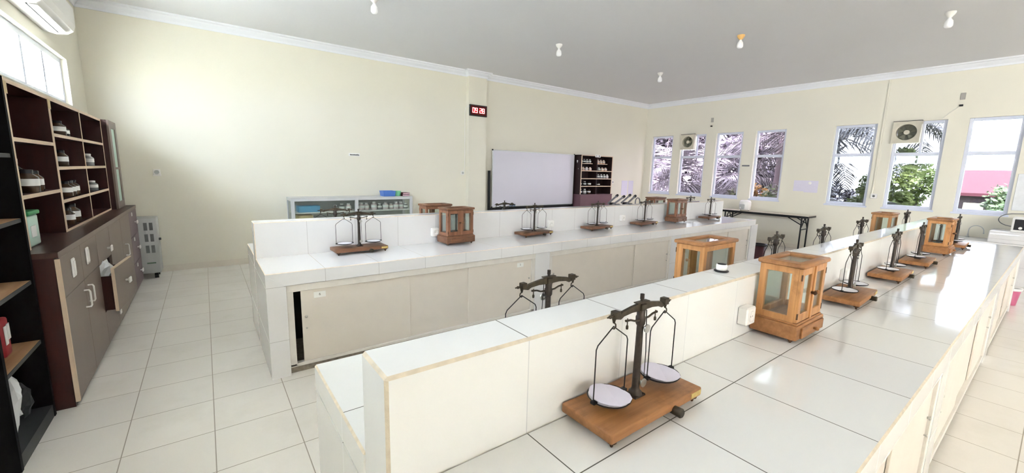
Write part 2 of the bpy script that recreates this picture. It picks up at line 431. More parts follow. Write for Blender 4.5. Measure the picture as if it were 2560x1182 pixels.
# ------------------------------------------------------------------ benches
def socket_box(root,x,y,z,sz=.085,dp=.045):
    s=MB('whiteplastic').box(x-sz/2,x+sz/2,y-dp,y+.001,z-sz/2,z+sz/2,bev=.006).build('power_socket',root)
    m=MB('whiteplastic','vent'); m.lathe([(.027,0),(.027,.003),(.022,.003),(.021,.0006),(.002,.0006)],(0,0,0),18,0,False,True)
    m.cyl((-.009,0,.0004),(-.009,0,.0012),.003,None,8,1).cyl((.009,0,.0004),(.009,0,.0012),.003,None,8,1)
    m.v=[(x+p[0],y-dp-p[2],z+p[1]) for p in m.v]
    m.build('socket_face',s); return s
def bench(name,yo,tl,bs,label,socks,numbers,gap,endblock):
    x0,x1=.285,7.82
    r=thing(name,((x0+x1)/2,yo+.7,0),label,'lab bench')
    b=.005 if yo>1 else .008
    # counters and splash wall
    MB(tl,bs).box(x0,x1,yo,yo+.62,.68,.78,0,b*.7,1,bmf=lambda c,n:c.z>.77).build('counter_top',r)
    MB(tl,bs).box(x0,x1,yo+.795,yo+1.41,.68,.78,0,b*.8,1,bmf=lambda c,n:c.z>.77).build('rear_counter_top',r)
    MB(tl,bs).box(x0+.002,x1+.03,yo+.62,yo+.795,0,1.07,0,b,1).build('upstand_wall',r)
    # legs, mitred facing tiles
    for a,c in ((x0,x0+.125),(x1-.15,x1)):
        MB(tl,bs).box(a,c,yo+.004,yo+.62,0,.6795).build('end_leg',r)
        MB(tl,bs).box(a,c,yo+.797,yo+1.405,0,.6795).build('end_leg',r)
    if yo>1:
        MB(tl).prism([(x0,0),(x0+.122,0),(x0+.122,.675),(x0,.775)],1,yo-.004,yo+.004).build('leg_facing',r)
    for a,c in ((2.74,2.94),(5.24,5.48)):
        MB(tl).box(a,c,yo+.012,yo+.62,0,.679).build('divider_leg',r)
    MB('concrete').box(x0+.1,x1-.12,yo+.035,yo+.60,0,.055).build('plinth',r)
    MB('dark').box(x0+.11,x1-.13,yo+.56,yo+.60,.05,.68).build('cupboard_back',r)
    MB('doorframe').box(x0+.1,x1-.12,yo+1.36,yo+1.39,.0,.68).build('rear_panel',r)
    # sliding doors
    SEC=[(.41,2.74),(2.94,5.24),(5.48,7.67)]
    k=0
    for si,(a,c) in enumerate(SEC):
        f=MB('doorframe'); 
        f.box(a,c,yo+.012,yo+.06,.625,.679,bev=.003).box(a,a+.045,yo+.014,yo+.06,.055,.63,bev=.003).box(c-.045,c,yo+.014,yo+.06,.055,.63,bev=.003).box(a,c,yo+.014,yo+.06,.05,.075,bev=.003)
        f.build('door_frame',r)
        a+=.045; c-=.045; g=gap if si==0 else 0.
        xs=[a+g,a+(c-a)*.40,a+(c-a)*.66,c]
        for j in range(3):
            yy=yo+(.028 if j!=1 else .040)
            d=MB('door').box(xs[j]-(.01 if j==1 else 0),xs[j+1]+(.01 if j==1 else 0),yy,yy+.010,.072,.628,bev=.0015).build('sliding_door',r)
            if j in(0,2):
                xx=xs[0]+.028 if j==0 else xs[3]-.03
                for z,rr in ((.425,.010),(.335,.007)):
                    kb=MB('nickel').cyl((xx,yy+.001,z),(xx,yy-.007,z),rr*.55,None,12).ball((xx,yy-.01,z),rr,0,12,1,.6,1)
                    kb.build('lock_knob',d)
            if (si,j) in numbers:
                tx,lx=numbers[(si,j)]
                pl=MB('label').box(lx-.042,lx+.042,yy-.0012,yy+.0005,.555,.60).build('number_label',d)
                add_text(tx,pl,(lx,yy-.0015,.566),.026)
    if endblock:
        MB(tl,bs).box(x1,x1+.17,yo+.03,yo+.62,0,.69,0,.004,1).build('end_block',r)
    for x in socks: socket_box(r,x,yo+.62,.89)
    return r
def add_text(tx,par,loc,size,mat='ink',rot=(PI/2,0,0),name='lettering',ext=.0004):
    c=bpy.data.curves.new(name,'FONT'); c.body=tx; c.size=size; c.align_x='CENTER'; c.align_y='BOTTOM'; c.extrude=ext
    t=bpy.data.objects.new(name,c); COL.objects.link(t)
    dg=bpy.context.evaluated_depsgraph_get(); me=bpy.data.meshes.new_from_object(t.evaluated_get(dg)); bpy.data.objects.remove(t)
    me.materials.clear(); me.materials.append(M[mat])
    me.transform(Matrix.LocRotScale(Vector(loc),Matrix.Rotation(0,3,'X') if False else __import__('mathutils').Euler(rot).to_matrix(),None))
    L=par['_w']; me.transform(Matrix.Translation(Vector((-L[0],-L[1],-L[2]))))
    o=bpy.data.objects.new(name,me); COL.objects.link(o); o.parent=par; o['_w']=tuple(L); return o
bench('tiled_bench',3.23,'tile1','biscuit1','long white tiled lab bench in front of the whiteboard wall, doors facing the camera',[1.87,3.46,4.87],{(0,0):('6',.635),(0,2):('5',2.55)},.05,True)
bench('tiled_bench',.22,'tile2','biscuit2','white tiled lab bench nearest the camera with tan chipped tile edges',[1.995,3.44],{},.0,False)
# ------------------------------------------------------------------ double pan balances
def make_balance():
    t=thing('pan_balance',(0,0,0),'proto','balance','double pan balances on the benches')
    B=dict(world=False)
    m=MB('woodA').box(-.228,.228,-.098,.098,.022,.052,bev=.005,seg=2); m.build('base_board',t,**B)
    for x,y in ((-.205,-.08),(.205,-.08),(0,.075)):
        f=MB('rust'); f.lathe([(.003,0),(.005,.004),(.006,.012),(.014,.015),(.015,.022)],(x,y,0),10).build('foot',t,**B)
    f=MB('brass').cyl((.07,-.090,.024),(.07,-.122,.024),.014,.0155,16).cyl((.07,-.122,.024),(.07,-.126,.024),.0155,.012,16); f.build('levelling_knob',t,**B)
    MB('brassplate').box(.165,.222,-.0995,-.097,.030,.046).build('name_plate',t,**B)
    c=MB('iron').box(-.026,.026,-.022,.022,.051,.058,bev=.002)
    c.lathe([(.022,.058),(.020,.066),(.0145,.070),(.0122,.078),(.0112,.20),(.0102,.292)],(0,0,0),18)
    c.lathe([(.0105,.284),(.0150,.292),(.0155,.312),(.0125,.318),(.0135,.338),(.010,.346)],(0,0,0),18)
    c.build('column',t,**B)
    MB('iron').cyl((0,0,.344),(0,0,.386),.0052,None,12).cyl((0,0,.370),(0,0,.386),.0066,None,12).build('top_pin',t,**B)
    # beam: tapering, dips at both ends
    up=[(-.125,.341),(-.108,.336),(-.096,.346),(-.05,.354),(0,.360)]; lo=[(0,.334),(-.05,.336),(-.088,.332),(-.102,.325),(-.125,.330)]
    poly=[(x,z) for x,z in up]+[(-x,z) for x,z in up[-2::-1]]+[(-x,z) for x,z in lo[::-1]][:-1]+lo
    bm=MB('brass').prism(poly,1,-.005,.005)
    bm.box(-.012,.012,-.012,.012,.334,.356,bev=.002)
    bm.box(-.030,.030,-.009,.009,.3595,.363,bev=.001)
    for s in(-1,1):
        bm.box(s*.122-.011,s*.122+.011,-.011,.011,.332,.354,bev=.0015)
        bm.tube([(s*.130,0,.342),(s*.142,0,.340),(s*.158,0,.340)],[.005,.004,.0022],8).ball((s*.146,0,.340),.0055,0,10)
    bm.build('beam',t,**B)
    for s in(-1,1):
        h=MB('brass'); h.tube([(s*.128,0,.334),(s*.128,0,.322),(s*.128,0,.318)],[.007,.004,.003],8)
        h.tube([(s*.128,-.001,.320),(s*.128+.006,-.002,.314),(s*.128+.007,-.002,.306),(s*.128,-.002,.301),(s*.128-.006,-.002,.304)],.0024,7)
        h.build('hook',t,**B)
        a=MB('brass'); a.tube([(s*.014,-.004,.306),(s*.035,-.004,.307),(s*.055,-.004,.314),(s*.078,-.004,.316)],[.004,.0032,.0032,.004],8)
        a.tube([(s*.070,-.004,.322),(s*.070,-.004,.300)],.0018,7).lathe([(.0028,.288),(.0042,.290),(.0042,.298),(.002,.302)],(s*.070,-.004,0),10)
        a.build('arrest_arm',t,**B)
        st=MB('wire'); q=.070
        pts=[(s*.128-q,0,.092),(s*.128-q,0,.150),(s*.128-q,0,.252),(s*.128-q+.006,0,.264),(s*.128-.006,0,.304),(s*.128,0,.308),(s*.128+.006,0,.304),(s*.128+q-.006,0,.264),(s*.128+q,0,.252),(s*.128+q,0,.150),(s*.128+q,0,.092)]
        st.tube(pts,.0019,7); st.build('stirrup',t,**B)
        p=MB('panrim'); p.lathe([(.012,.076),(.040,.078),(.062,.084),(.0665,.0895),(.0665,.0915),(.061,.0865),(.012,.0815)],(s*.128,0,0),28)
        for e in(-1,1): p.box(s*.128+e*.067-.008,s*.128+e*.067+.008,-.008,.008,.086,.094,bev=.001)
        pan=p.build('pan',t,**B)
        MB('panface').lathe([(.004,.0822),(.040,.0832),(.060,.0878),(.0625,.0902),(.0600,.0898),(.040,.0850),(.004,.0840)],(s*.128,0,0),28).build('pan_lining',pan,**B)
    MB('wire').tube([(.016,-.008,.334),(.0168,-.016,.20),(.0172,-.016,.085)],[.0018,.0015,.001],6).build('pointer',t,**B)
    n=MB('nickel').cyl((.010,-.016,.278),(.010,-.021,.278),.013,.0135,18).cyl((.008,-.008,.278),(.010,-.018,.278),.004,None,8)
    n.build('nickel_disc',t,**B)
    MB('nickel').cyl((.011,-.019,.098),(.011,-.022,.098),.014,.014,18).box(.004,.012,-.020,-.008,.094,.102).build('scale_disc',t,**B)
    return t
PB=make_balance()
used=[False]
def balance(x,y,rz,label,tone='A'):
    if not used[0]: used[0]=True; o=PB; o.location=(x,y,.7806); o.rotation_euler=(0,0,rz); o['label']=label
    else: o=dup(PB,None,(x,y,.7806),rz,label)
    if tone=='B': remat(o,{'base_board'},{'base_board':'woodB'})
    return o
d=math.radians
balance(1.057,.736,0,'double pan balance nearest the camera with folded white papers on its pans')
balance(3.20,.730,d(2.5),'pan balance just beyond the nearest glazed wooden case on the front bench')
balance(4.24,.734,d(1.5),'pan balance midway along the front bench, between two other balances')
balance(5.16,.730,d(2.5),'pan balance standing against the near end of the second case on the front bench')
balance(6.95,.70,d(2),'pan balance half hidden behind the second case at the front bench end')
balance(1.015,1.12,PI+d(0),'pan balance behind the near upstand, only its beam and hangers showing')
balance(3.13,1.15,PI+d(3),'pan balance behind the near upstand beside the black folding table legs')
balance(4.02,1.14,PI,'pan balance behind the near upstand, second after the wooden case there')
balance(5.20,1.17,PI+d(-3),'pan balance behind the near upstand just before the far case')
balance(7.16,1.18,PI,'pan balance behind the near upstand beyond the far case, below the windows')
balance(1.075,3.725,d(2),'pan balance on the far bench in front of the aluminium display cabinet','B')
balance(3.10,3.715,d(5),'pan balance on the far bench below the whiteboard','B')
balance(4.20,3.715,d(4),'pan balance on the far bench below the dark bottle shelf','B')
balance(5.24,3.715,d(5),'pan balance on the far bench just left of its second wooden case','B')
balance(7.10,3.70,d(4),'pan balance at the window end of the far bench counter','B')
balance(.985,4.16,PI+d(-6),'pan balance behind the far upstand with its beam against the display cabinet','B')
balance(2.98,4.16,PI+d(4),'pan balance behind the far upstand, its beam below the whiteboard corner','B')
balance(7.20,4.14,PI,'pan balance behind the far upstand right of the wooden case','B')
# folded papers on the two nearest pans
def fold_paper(cx,cy,z,ang,label):
    n=16; r=.064; ca,sa=math.cos(ang),math.sin(ang)
    vs=[];
    for i in range(n):
        t=2*PI*i/n; rr=r*(1+.05*math.sin(3*t+ang)); x,y=rr*math.cos(t),rr*math.sin(t)
        # fold along local y=.01: one side lifts
        h=.001+max(0,(y+.010))*.13
        vs.append((x,y,h))
    # crease points
    a=(-r*.98,-.010,.001); b=(r*.98,-.010,.001)
    upr=[a]+[v for v in vs if v[1]>-.006][::-1]+[b]; lo=[b]+[v for v in sorted([v for v in vs if v[1]<=-.014],key=lambda v:math.atan2(v[1]+.014,v[0]),reverse=True)]+[a]
    mb=MB('paper')
    for poly in (upr,lo):
        P=[(p[0]*ca-p[1]*sa,p[0]*sa+p[1]*ca,p[2]) for p in poly]; k=len(P)
        top=[(x,y,q+.0006) for x,y,q in P]
        mb.add(P+top,[tuple(range(k))[::-1],tuple(range(k,2*k))]+[(i,(i+1)%k,k+(i+1)%k,k+i) for i in range(k)])
    mb.v=[(x+cx,y+cy,q+z) for x,y,q in mb.v]
    return single(mb,'weighing_paper',label,'paper','folded papers on the nearest balance')
fold_paper(.929,.736,.78+.0906,d(62),'folded white paper on the left pan of the nearest balance')
fold_paper(1.185,.736,.78+.0906,d(48),'folded white paper on the right pan of the nearest balance')
# ------------------------------------------------------------------ glazed balance cases
def make_case(sx=.36,sy=.20):
    t=thing('balance_case',(0,0,0),'proto','glass case','glazed wooden balance cases'); B=dict(world=False)
    hx,hy=sx/2,sy/2
    b=MB('woodA'); b.box(-hx,hx,-hy,hy,.02,.088,bev=.006,seg=2); b.box(-hx+.012,hx-.012,-hy+.008,hy-.008,.086,.096,bev=.003); b.build('base',t,**B)
    for x,y in ((-hx+.03,-hy+.03),(hx-.03,-hy+.03),(0,hy-.03)):
        MB('rust').lathe([(.003,0),(.006,.006),(.012,.012),(.012,.021)],(x,y,0),10).build('foot',t,**B)
    dr=MB('woodA').box(-hx+.045,hx-.03,-hy-.010,-hy+.002,.026,.076,bev=.003).build('drawer',t,**B)
    MB('woodA').cyl((.01,-hy-.009,.052),(.01,-hy-.018,.052),.005,.006,12).ball((.01,-hy-.024,.052),.009,0,12).build('knob',dr,**B)
    # carcass: corner posts, rails
    x0,x1,y0,y1,z0,z1=-hx+.018,hx-.018,-hy+.012,hy-.012,.095,.352; p=.028
    c=MB('woodAz')
    for a in (x0,x1-p):
        for e in (y0+.014,y1-p): c.box(a,a+p,e,e+p,z0,z1,bev=.002)
    for a in (x0,x1-.018):
        c.box(a,a+.018,y0+.03,y1-.02,z0,z0+.03,bev=.002); c.box(a,a+.018,y0+.03,y1-.02,z1-.03,z1,bev=.002)
    c.box(x0+.02,x1-.02,y1-.018,y1,z0,z0+.03,bev=.002); c.box(x0+.02,x1-.02,y1-.018,y1,z1-.03,z1,bev=.002)
    c.box(x0+.02,x1-.02,y0+.016,y0+.034,z1-.012,z1)
    c.build('frame',t,**B)
    for a in (x0+.007,x1-.010): MB('glass').box(a,a+.003,y0+.03,y1-.02,z0+.02,z1-.02).build('side_pane',t,**B)
    MB('glass').box(x0+.02,x1-.02,y1-.011,y1-.008,z0+.02,z1-.02).build('back_pane',t,**B)
    # two front doors
    for s,(a,e) in ((-1,(x0,-.001)),(1,(.001,x1))):
        d_=MB('woodAz'); q=.034
        d_.box(a,a+q,y0,y0+.015,z0+.003,z1-.003,bev=.002).box(e-q,e,y0,y0+.015,z0+.003,z1-.003,bev=.002)
        d_.box(a+q-.002,e-q+.002,y0,y0+.015,z0+.003,z0+.042,bev=.002).box(a+q-.002,e-q+.002,y0,y0+.015,z1-.036,z1-.003,bev=.002)
        if s>0: d_.box(-.008,.010,y0-.006,y0+.002,z0+.003,z1-.003,bev=.002)
        dd=d_.build('door',t,**B)
        MB('glass').box(a+q-.004,e-q+.004,y0+.006,y0+.009,z0+.04,z1-.034).build('door_pane',dd,**B)
        xx=.020 if s>0 else -.018
        MB('rust' if s<0 else 'woodA').cyl((xx,y0+.001,.225),(xx,y0-.010,.225),.005,.007,10).ball((xx,y0-.016,.225),.010,0,12,1,.8,1).build('door_knob',dd,**B)
        for z in (.13,.31): MB('rust').box((x0-.001 if s<0 else x1-.006),(x0+.006 if s<0 else x1+.001),y0-.0015,y0+.004,z-.014,z+.014).build('hinge',dd,**B)
    # roof frame with glass panel
    rx,ry=hx-.004,hy-.001; r=MB('woodA'); fz0,fz1=.352,.374; w=.042
    r.box(-rx,rx,-ry,-ry+w,fz0,fz1,bev=.008,seg=2).box(-rx,rx,ry-w,ry,fz0,fz1,bev=.008,seg=2)
    r.box(-rx,-rx+.06,-ry+.02,ry-.02,fz0+.001,fz1-.0005,bev=.003).box(rx-.06,rx,-ry+.02,ry-.02,fz0+.001,fz1-.0005,bev=.003); r.build('roof',t,**B)
    MB('glass').box(-rx+.05,rx-.05,-ry+w-.01,ry-w+.01,fz0+.009,fz0+.013).build('roof_pane',t,**B)
    return t
PC=make_case(); usedc=[False]
def case(x,y,rz,label,tone='A',sx=1.):
    if not usedc[0]: usedc[0]=True; o=PC; o.location=(x,y,.7806); o.rotation_euler=(0,0,rz); o['label']=label
    else: o=dup(PC,None,(x,y,.7806),rz,label)
    if sx!=1: o.scale=(sx,1,1)
    if tone=='B':
        remat(o,{'base','drawer','roof','knob','frame','door'},dict(base='woodB',drawer='woodB',roof='woodB',knob='woodB',frame='woodBz',door='woodBz'))
    return o
case(2.25,.736,0,'orange wooden glass case on the near counter, the closest one to the camera','A',.93)
case(2.42,1.262,PI,'orange wooden glass case standing behind the near upstand beside the small white cup','A',1.12)
case(6.15,.735,0,'orange wooden glass case at the far end of the front bench counter','A')
case(6.42,1.245,PI,'orange wooden glass case behind the near upstand towards the windows','A')
case(2.04,3.69,d(3),'red brown glass case on the far bench below the display cabinet end','B')
case(6.05,3.70,d(3),'red brown glass case on the far bench near the windows','B')
case(2.03,4.15,PI,'red brown glass case peeping from behind the left case on the far bench','B')
case(6.13,4.15,PI,'red brown glass case half hidden behind the right case on the far bench','B')
# small balances kept inside some cases
def inner(x,y,z,label,first=[None]):
    if first[0] is None:
        t=thing('enclosed_balance',(x,y,z),label,'balance','small balances inside the glass cases'); B=dict(world=False)
        MB('iron').lathe([(.03,0),(.028,.006),(.009,.010),(.0075,.20),(.010,.205)],(0,0,0),14).build('column',t,**B)
        MB('brass').prism([(-.085,.196),(0,.203),(.085,.196),(.085,.203),(0,.218),(-.085,.203)],1,-.003,.003).build('beam',t,**B)
        for s in (-1,1):
            MB('wire').tube([(s*.082-.034,0,.03),(s*.082-.034,0,.13),(s*.082,0,.197),(s*.082+.034,0,.13),(s*.082+.034,0,.03)],.0014,6).build('stirrup',t,**B)
            MB('panrim').lathe([(.006,.022),(.030,.026),(.036,.031),(.036,.033),(.006,.027)],(s*.082,0,0),18).build('pan',t,**B)
        first[0]=t; return t
    return dup(first[0],None,(x,y,z),0,label)
inner(2.04,3.695,.8785,'small balance inside the red brown case below the display cabinet end')
inner(6.15,.737,.8785,'small balance inside the orange case at the far end of the front bench')
# little cup of weights on the near upstand
c=thing('weight_cup',(1.995,.955,1.0706),'small white cup with dark top on a black saucer on the near upstand','cup')
MB('panrim').lathe([(.030,0),(.034,.003),(.034,.006),(.028,.008)],(0,0,0),20).build('saucer',c,world=False)
MB('whiteplastic').lathe([(.020,.007),(.024,.010),(.025,.032),(.022,.036)],(0,0,0),20).build('cup_body',c,world=False)
MB('darkjar').lathe([(.020,.036),(.020,.039),(.004,.041)],(0,0,0),18).build('lid',c,world=False)
# ------------------------------------------------------------------ left wall: base cabinet, hutch, black shelf
W0=XL+.004
ORD=['first','second','third','fourth','fifth','sixth','seventh']
CB=thing('base_cabinet',(-.93,5.3,0),'long low taupe cabinet with white handles and one open drawer along the left wall','cabinet')
y0,y1,xf=3.53,7.07,-.735
MB('mahog').box(W0,xf-.020,y0,y0+.03,0,.955).build('side_panel',CB)
MB('mahog').box(W0,xf-.020,y1-.03,y1,0,.955).build('side_panel',CB)
MB('mahog').box(W0,xf-.022,y0+.03,4.585,0,.952).box(W0,xf-.022,5.13,y1-.03,0,.952).box(W0,xf-.022,4.585,5.13,0,.30).box(W0,xf-.022,4.585,5.13,.69,.952).box(W0,W0+.03,4.585,5.13,.30,.69).build('carcass',CB)
MB('mahogtop','taupe').box(W0,xf,y0-.006,y1+.004,.955,.988).box(xf,xf+.002,y0-.006,y1+.004,.951,.9885,1).build('top_board',CB)
MB('edge').box(xf-.019,xf+.001,y0,y0+.018,.03,.945).build('edge_band',CB)
def dhandle(root,y,z,vert=True,x=xf,ln=.10,up=None):
    mb=MB('whiteplastic'); o=.030; h=ln/2
    if vert: pts=[(x,y,z-h),(x+o*.8,y,z-h),(x+o,y,z-h+.012),(x+o,y,z+h-.012),(x+o*.8,y,z+h),(x,y,z+h)]
    else: pts=[(x,y-h,z),(x+o*.8,y-h,z),(x+o,y-h+.012,z),(x+o,y+h-.012,z),(x+o*.8,y+h,z),(x,y+h,z)]
    return mb.tube(pts,.006,8).build('handle',root)
def cup_pull(root,y,z,x=xf):
    mb=MB('whiteplastic').box(x-.001,x+.010,y-.036,y+.036,z-.062,z+.062,bev=.005); mb.box(x+.009,x+.014,y-.022,y+.022,z-.045,z+.045,bev=.004)
    return mb.build('cup_handle',root)
def front(nm,a,b,c,e,mat='taupe',x=xf): return MB(mat).box(x-.018,x,a+.002,b-.002,c+.002,e-.002,bev=.001).build(nm,CB)
f=front('drawer_front',3.55,4.05,.70,.95); cup_pull(f,3.80,.84)
f=front('drawer_front',4.05,4.58,.70,.95); cup_pull(f,4.21,.845)
f=front('door',3.55,4.05,.03,.70); dhandle(f,4.00,.575,ln=.12)
f=front('door',4.05,4.58,.03,.70); dhandle(f,4.12,.585,ln=.12)
f=front('drawer_front',4.58,5.13,.69,.95)
mb=MB('whiteplastic').tube([(xf,4.98,.775),(xf+.03,4.98,.775)],.010,10).box(xf+.022,xf+.034,4.945,5.015,.745,.80,bev=.006); mb.build('handle',f)
f=front('drawer_front',4.58,5.13,.03,.30)
mb=MB('whiteplastic').tube([(xf,5.05,.165),(xf+.025,5.05,.165)],.008,10).box(xf+.02,xf+.03,5.02,5.08,.145,.185,bev=.005); mb.build('handle',f)
# open drawer, pulled out and sagging
rot=Matrix.Translation((-.74,4.6,.3))@Matrix.Rotation(d(-5),4,'Z')@Matrix.Translation((.74,-4.6,-.3))
od=MB('mahog').box(-.98,-.665,4.590,4.602,.315,.60,rot=rot).box(-.98,-.665,5.09,5.102,.315,.60,rot=rot).box(-.98,-.665,4.60,5.10,.315,.322,rot=rot).build('open_drawer',CB)
df=MB('taupe','edge').box(-.666,-.648,4.565,5.115,.305,.668,0,.0015,rot=rot)
df.box(-.667,-.647,4.565,5.115,.662,.670,1,rot=rot).box(-.667,-.647,4.563,4.571,.305,.668,1,rot=rot); dfo=df.build('drawer_front',od)
mb=MB('whiteplastic').tube([rot@Vector((-.648,4.86,.50)),rot@Vector((-.615,4.86,.50))],.009,10).box(-.625,-.612,4.825,4.895,.475,.525,bev=.005,rot=rot); mb.build('handle',dfo)
f=front('door',5.13,5.78,.03,.95); f=front('door',5.78,6.42,.03,.95); dhandle(f,5.93,.60,ln=.12)
for k,(a,b) in enumerate(((.03,.335),(.335,.65),(.65,.95))):
    f=front('drawer_front',6.42,7.055,a,b,'mauve'); zc=(.19,.485,.80)[k]
    MB('whiteplastic').tube([(xf,6.82,zc),(xf+.028,6.82,zc)],.009,10).box(xf+.02,xf+.032,6.78,6.86,zc-.022,zc+.022,bev=.006).build('handle',f)
    MB('whiteplastic').box(xf-.001,xf+.006,6.62,6.66,b-.06,b-.02).build('lock_plate',f)
# crumpled bag in the drawer
def blob(cx,cy,cz,rx,ry,rz,mat,seed,amp=.3,nu=14,nv=9):
    r=random.Random(seed); mb=MB(mat); vs=[]
    for j in range(nv+1):
        t=-PI/2+PI*j/nv
        for i in range(nu):
            p=2*PI*i/nu; k=1+amp*(r.random()-.5) if 0<j<nv else 1
            vs.append((cx+rx*k*math.cos(t)*math.cos(p),cy+ry*k*math.cos(t)*math.sin(p),cz+rz*k*math.sin(t)))
    mb.add(vs,[(j*nu+i,j*nu+(i+1)%nu,(j+1)*nu+(i+1)%nu,(j+1)*nu+i) for j in range(nv) for i in range(nu)]); return mb
single(blob(-.765,4.80,.585,.075,.19,.13,'bag',3,.45),'plastic_bag','crumpled white plastic bag bulging from the open drawer','bag')
# hutch with pigeon holes
HU=thing('shelf_hutch',(-1.0,5.05,.988),'dark open pigeonhole hutch with cream edges on the long low cabinet','shelf')
xs=-.874; zt0,zt1=.9885,1.985
MB('mahog').box(W0,W0+.012,3.66,6.46,zt0,zt1).build('back_panel',HU)
for y in (3.67,4.505,4.525,5.455,6.43):
    MB('mahog','edge').box(W0+.012,xs-.002,y,y+.018,zt0,zt1).box(xs-.002,xs+.0006,y-.003,y+.021,zt0+.0005,zt1-.003,1).build('upright',HU)
MB('mahog','edge').box(W0+.012,xs-.002,3.67,6.45,zt1-.02,zt1).box(xs-.002,xs,3.67,6.45,zt1-.022,zt1+.002,1).build('top_board',HU)
MB('mahog','edge').box(W0+.012,xs-.002,4.543,6.43,zt0,zt0+.016).box(xs-.002,xs,4.543,6.43,zt0,zt0+.018,1).build('bottom_board',HU)
for z in (1.655,1.315): MB('mahog','edge').box(W0+.012,xs-.002,3.688,4.505,z-.02,z).box(xs-.002,xs,3.688,4.505,z-.022,z+.002,1).build('shelf_board',HU)
for z in (1.725,1.48,1.230):
    for a,b in ((4.543,5.455),(5.473,6.43)): MB('mahog','edge').box(W0+.012,xs-.002,a,b,z-.02,z).box(xs-.002,xs,a,b,z-.022,z+.002,1).build('shelf_board',HU)
MB('sticker').box(xs,xs+.002,4.50,4.56,1.90,1.97).build('tape_tag',HU); MB('sticker').box(xs,xs+.002,3.66,3.71,1.90,1.97).build('tape_tag',HU)
# tall glazed cabinet at the end
GC=thing('glazed_cabinet',(-.96,6.69,.988),'taupe wall cabinet with a tall narrow glass door in the far left corner','cabinet')
xg=-.812
MB('mahog').box(W0,xg-.02,6.455,6.47,.989,1.985).box(W0,xg-.02,6.90,6.93,.989,1.985).box(W0,xg-.02,6.47,6.90,1.96,1.985).box(W0,xg-.02,6.47,6.90,.989,1.004).box(W0,W0+.012,6.47,6.90,.989,1.985).build('carcass',GC)
MB('edge').box(xg-.022,xg-.002,6.93,6.945,.989,1.985).build('edge_band',GC)
f=MB('taupe'); f.box(xg-.02,xg,6.455,6.58,.992,1.985,bev=.002).box(xg-.02,xg,6.83,6.93,.992,1.985,bev=.002).box(xg-.02,xg,6.58,6.83,.992,1.07,bev=.002).box(xg-.02,xg,6.58,6.83,1.90,1.985,bev=.002).box(xg-.018,xg-.002,6.58,6.83,1.44,1.465)
gd=f.build('door',GC); MB('cleargreen').box(xg-.012,xg-.009,6.575,6.835,1.06,1.905).build('frosted_pane',gd)
# tall black shelf unit nearest the camera
BS=thing('black_shelf',(-.97,3.19,0),'tall black open shelf unit with tan plywood shelves at the left edge','shelf')
a,b,xk=2.885,3.490,-.832
MB('black').box(W0,xk,a,a+.028,0,1.97).build('side_panel',BS); MB('black').box(W0,xk,b-.028,b,0,1.97).build('side_panel',BS)
MB('black').box(W0,W0+.01,a+.028,b-.028,0,1.97).build('back_panel',BS); MB('black').box(W0,xk,a,b,1.945,1.97).build('top_board',BS)
MB('blackgrey').box(W0+.01,xk-.004,a+.028,b-.028,0,.075).build('plinth',BS)
for z,m_ in ((.490,'tan'),(.848,'tan'),(1.205,'tan'),(1.56,'greyplastic')): MB(m_,'blackgrey').box(W0+.01,xk-.012,a+.028,b-.028,z-.022,z).box(xk-.012,xk-.009,a+.028,b-.028,z-.022,z-.001,1).build('shelf_board',BS)
single(blob(-.938,3.15,.082+.175,.07,.10,.170,'bag',5,.45),'plastic_bag','crumpled white plastic bag on the floor shelf of the black unit','bag','white bags in the black shelf unit')
single(blob(-.93,3.34,.082+.105,.05,.06,.10,'blackgrey',9,.4),'plastic_bag','small dark crumpled bag behind the white one in the black unit','bag')
c=thing('snack_packet',(-.95,3.24,.49),'red packet with white tags standing on the lowest tan shelf','packet')
MB('redpack').box(-.995,-.905,3.205,3.295,.4915,.70,bev=.012,seg=2).build('packet_body',c)
MB('label').box(-.904,-.901,3.215,3.248,.56,.66).box(-.904,-.901,3.252,3.285,.58,.665).build('paper_tag',c)
c=thing('jerry_can',(-.95,3.22,.848),'white and green bottle on the middle tan shelf at the left edge','bottle')
MB('whiteplastic').lathe([(.045,0),(.055,.01),(.055,.14),(.035,.18),(.02,.20),(.02,.215)],(-.95,3.22,.8495),16).build('bottle_body',c)
MB('green').lathe([(.024,.215),(.024,.245),(.01,.25)],(-.95,3.22,.8495),14).build('cap',c)
# green lidded box
c=thing('lidded_box',(-.97,3.93,.988),'pale translucent storage box with green lid in the lowest pigeonhole','box')
MB('cleargreen').box(-1.06,-.89,3.77,3.97,.989,1.185,bev=.012,seg=2).build('tub',c)
MB('green').box(-1.07,-.88,3.76,3.98,1.185,1.212,bev=.008,seg=2).build('lid',c)
MB('label').box(-.8895,-.886,3.80,3.89,1.05,1.12).build('paper_label',c)
MB('peach').box(-.885,-.862,3.715,3.80,.989,1.05,bev=.004).build('sticker',c) if False else None
